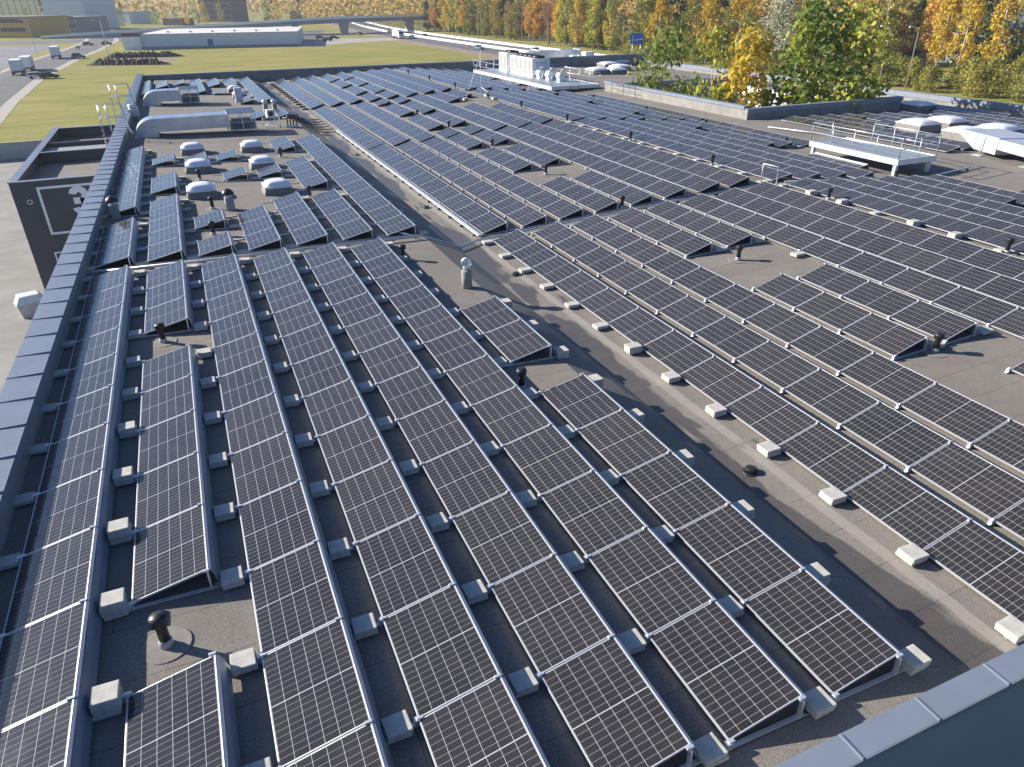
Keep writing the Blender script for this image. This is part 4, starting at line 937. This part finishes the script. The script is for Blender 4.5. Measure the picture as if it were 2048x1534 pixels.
# ------------------------------------------------------------------ posts and signs
for i, (x, y) in enumerate([(137, 351), (129, 286), (131.8, 249), (131, 213), (130, 163), (131.5, 159), (129.4, 112), (130.5, 106.5), (106, 216), (103, 267), (112.1, 330), (112.1, 400), (-20, 300), (-44, 250), (-25, 380), (-45, 330)]):
    t = thing('street_lamp', f"tall slim grey street lamp {'on the left access road' if x < 0 else 'along the highway'}, {ORD[i % 15]} in its line", 'street lamp', (x, y, GZ), 0, 'street lamps along the roads')
    MB().tube([(0, 0, 0), (0, 0, 10.5), (-.5, 0, 11.2), (-2, 0, 11.4)], .10, 7, .05).build('post', GALV, t); MB().box(-2.7, -1.8, -.14, .14, 11.32, 11.5, .03).build('lamp_head', STEELW, t)
t = thing('road_sign', 'large blue direction sign with white arrow lines beside the highway', 'road sign', (131, 205, GZ), R_(-28))
for x in (-1.2, 1.2): MB().tube([(x, .1, 0), (x, .1, 4.2)], .09, 7).build('post', GALV, t)
MB().box(-1.9, 1.9, -.05, .05, 4.0, 6.9, .02).build('board', mat('sign_blue', (.01, .12, .62), .4), t)
m = MB().box(-1.35, -1.2, -.075, -.052, 4.2, 6.4); m.box(-1.19, -.6, -.075, -.052, 5.0, 5.15); m.box(.15, .6, -.075, -.052, 5.1, 5.3); m.box(.75, 1.5, -.075, -.052, 5.1, 5.3)
for k in range(14): g0, g1 = k * .449, (k + 1) * .449; m.prism([(-.3 + r * math.cos(g), -.075, 5.1 + r * math.sin(g)) for r, g in ((.32, g0), (.2, g0), (.2, g1), (.32, g1))], (0, .02, 0))
m.build('arrow_marks', WHITEW, t)
p = at(567, 56, GZ); t = thing('price_pylon', 'tall dark pylon sign with a round yellow disc at the store corner', 'sign', (70, 480, GZ))
MB().box(-1.9, 1.9, -.3, .3, 0, 10.5).build('panel', mat('pylon_blue', (.03, .05, .09), .5), t); MB().tube([(0, -.32, 8.6), (0, -.40, 8.6)], 1.6, 20).build('disc', mat('disc_yellow', (.75, .38, .02), .5), t); MB().box(-.9, .9, -.44, -.41, 8.4, 8.8).build('wordmark', mat('mark_blue', (.05, .05, .2), .5), t)
for i in range(3): MB().box(-1.3, 1.3, -.34, -.31, 2.0 + i * 1.5, 2.9 + i * 1.5).build('price_panel', mat('pylon_pale', (.3, .34, .4), .5), t)
# ------------------------------------------------------------------ vehicles and people
def car(x, y, rot, c, label, van=1.0):
    t = thing('parked_car', label, 'car', (x, y, GZ + .03), rot); h = .55 * van
    pm = mat('paint%d%d%d' % tuple(int(q * 100) for q in c), c, .3, .1, .02)
    MB().prism([(-2.2, -.88, .3), (2.2, -.88, .3), (2.25, -.88, .72), (1.2, -.88, .92), (-2.2, -.88, .95)], (0, 1.76, 0)).build('body', pm, t)
    MB().prism([(-2.0, -.78, .951), (1.1, -.78, .925), (.45, -.78, .95 + h * .85), (-1.6, -.78, .95 + h * .85)], (0, 1.56, 0)).build('window_band', DARKGLASS, t)
    MB().prism([(-1.65, -.76, .952 + h * .85), (.5, -.76, .952 + h * .85), (.3, -.74, .96 + h), (-1.5, -.74, .96 + h)], (0, 1.5, 0)).build('roof', pm, t)
    for a in (-1.35, 1.35):
        for b in (-.86, .86): MB().tube([(a, b - .1, .32), (a, b + .1, .32)], .32, 14).build('wheel', RUBBER, t)
for u, v, c, l in ((76, 157, (.7, .7, .7), 'white estate car parked behind the black car'), (100, 157, (.02, .02, .03), 'black pickup parked on the grass edge'), (177, 91, (.2, .05, .06), 'dark red car at the road junction'), (214, 90, (.02, .02, .03), 'black car beside the store side block'), (158, 117, (.12, .13, .15), 'dark grey van stopped near the soil heaps'),
                   (565, 87, (.02, .02, .02), 'black car at the store corner'), (640, 78, (.03, .05, .09), 'dark blue car in the car park'), (655, 82, (.1, .12, .16), 'grey blue car at the front of the car park'), (668, 78, (.02, .02, .02), 'black car beside the dark shrub'), (720, 70, (.05, .07, .08), 'dark green car waiting by the roadside'),
                   (825, 77, (.75, .75, .75), 'white car following the lorry'), (850, 74, (.06, .06, .07), 'dark car by the median barrier'), (958, 99, (.12, .22, .4), 'blue car on the near carriageway'), (1072, 104, (.7, .7, .7), 'white car on the far carriageway')):
    p = at(u, v, GZ); car(p.x, p.y, R_(-84) if u > 700 else R_(8), c, l, 1.4 if 'van' in l else 1.0)
def lorry(x, y, rot, label, L, cab):
    t = thing('box_lorry', label, 'lorry', (x, y, GZ + .03), rot); MB().box(-L / 2, L / 2, -1.25, 1.25, 1.1, 3.7, .04).build('cargo_box', WHITEW, t); MB().box(-L / 2, L / 2, -.9, .9, .7, 1.09).build('chassis', BLACKP, t)
    m = MB()
    for k in (-.45, 0, .45): m.box(-L / 2 - .04, -L / 2 - .01, k - .02, k + .02, 1.2, 3.6)
    m.build('rear_doors', GALV, t)
    if cab: MB().prism([(L / 2 + .3, -1.2, .6), (L / 2 + 2.4, -1.2, .6), (L / 2 + 2.4, -1.2, 1.9), (L / 2 + 2.1, -1.2, 3.2), (L / 2 + .3, -1.2, 3.2)], (0, 2.4, 0)).build('cab', mat('cab_white', (.6, .63, .66), .4), t); MB().prism([(L / 2 + 2.43, -1.05, 1.95), (L / 2 + 2.17, -1.05, 3.0), (L / 2 + 2.14, -1.05, 3.0), (L / 2 + 2.4, -1.05, 1.95)], (0, 2.1, 0)).build('windscreen', DARKGLASS, t)
    for a in (-L * .38, -L * .2, L * .4):
        for b in (-1.1, 1.1): MB().tube([(a, b - .15, .5), (a, b + .15, .5)], .5, 14).build('wheel', RUBBER, t)
lorry(-38.2, 240, R_(92), 'nearest white box trailer parked on the access road', 6.5, False); lorry(-37.6, 252.5, R_(92), 'white box lorry in front of the nearest trailer', 7.5, True); lorry(-36, 304, R_(92), 'white box lorry farther up the access road', 8, False)
p = at(795, 77, GZ); lorry(p.x, p.y, R_(-86), 'white lorry driving on the near carriageway', 7, True)
for u, l in ((155, 'person in black walking on the access road'), (159.5, 'person in dark clothes walking a little behind')):
    p = at(u, 101, GZ); me = bpy.data.meshes.new('person')
    V = [(0, 0, .95), (0, 0, 1.2), (0, 0, 1.45), (0, 0, 1.55), (0, 0, 1.70), (.22, 0, 1.42), (.28, .03, 1.12), (.27, .12, .85), (-.22, 0, 1.42), (-.28, -.03, 1.12), (-.27, .08, .85), (.1, .05, .9), (.12, .12, .5), (.12, .08, .06), (.12, .22, .03), (-.1, -.03, .9), (-.12, -.10, .5), (-.12, -.24, .08), (-.12, -.10, .03)]
    me.from_pydata(V, [(0, 1), (1, 2), (2, 3), (3, 4), (2, 5), (5, 6), (6, 7), (2, 8), (8, 9), (9, 10), (0, 11), (11, 12), (12, 13), (13, 14), (0, 15), (15, 16), (16, 17), (17, 18)], [])
    me.materials.append(mat('dark_clothes', (.03, .03, .035), .8)); o = link('person', me, None, (p.x, p.y, GZ + .02)); sk = o.modifiers.new('skin', 'SKIN'); ss = o.modifiers.new('subsurf', 'SUBSURF'); ss.levels = 1; ss.render_levels = 1
    R0 = [.16, .15, .17, .06, .11, .07, .055, .04, .07, .055, .04, .10, .075, .05, .05, .10, .075, .05, .05]
    for q, r in zip(me.skin_vertices[0].data, R0): q.radius = (r, r)
    me.skin_vertices[0].data[0].use_root = True; tag(o, l, 'person')
# ------------------------------------------------------------------ soil heaps
for (a, b, l) in (((-21.8, 296), (4.4, 292), 'farther long heap of dark dug soil on the grass'), ((-24.3, 266), (-.5, 256), 'nearer long heap of dark dug soil on the grass')):
    m = MB(); N = 60; rows_ = []
    for i in range(N + 1):
        f = i / N; x, y = a[0] + (b[0] - a[0]) * f, a[1] + (b[1] - a[1]) * f; h = 1.9 * min(1, 6 * f, 5 * (1 - f)) * random.uniform(.7, 1.15) + .02
        rows_.append([m.b.verts.new((x + random.uniform(-.2, .2), y + d * 2.4, GZ - .02 + h * k * random.uniform(.8, 1.1))) for d, k in ((-1, 0), (-.6, .55), (-.15, 1), (.3, .9), (.7, .5), (1, 0))])
    for r0, r1 in zip(rows_, rows_[1:]):
        for j in range(5): m.b.faces.new((r0[j], r1[j], r1[j + 1], r0[j + 1]))
    tag(m.build('soil_heap', SOIL), l, 'soil heap')
m = MB(); m.face([(-21, 270, GZ + .02), (-1, 262, GZ + .02), (2, 289, GZ + .02), (-20, 292, GZ + .02)]); struct('dug_ground', m, SAND)
# ------------------------------------------------------------------ distant air
hz = MB().box(-700, 700, -250, 1800, YZ - 1.2, 120).build('haze', [bpy.data.materials.new('haze_air')]); tag(hz, kind='stuff')
hm = hz.data.materials[0]; hm.use_nodes = True; ht = hm.node_tree; ht.nodes.remove(ht.nodes['Principled BSDF'])
pv = ht.nodes.new('ShaderNodeVolumePrincipled'); pv.inputs['Color'].default_value = (.80, .88, 1, 1); pv.inputs['Density'].default_value = .00018; pv.inputs['Anisotropy'].default_value = .2
ht.links.new(pv.outputs[0], ht.nodes['Material Output'].inputs['Volume'])
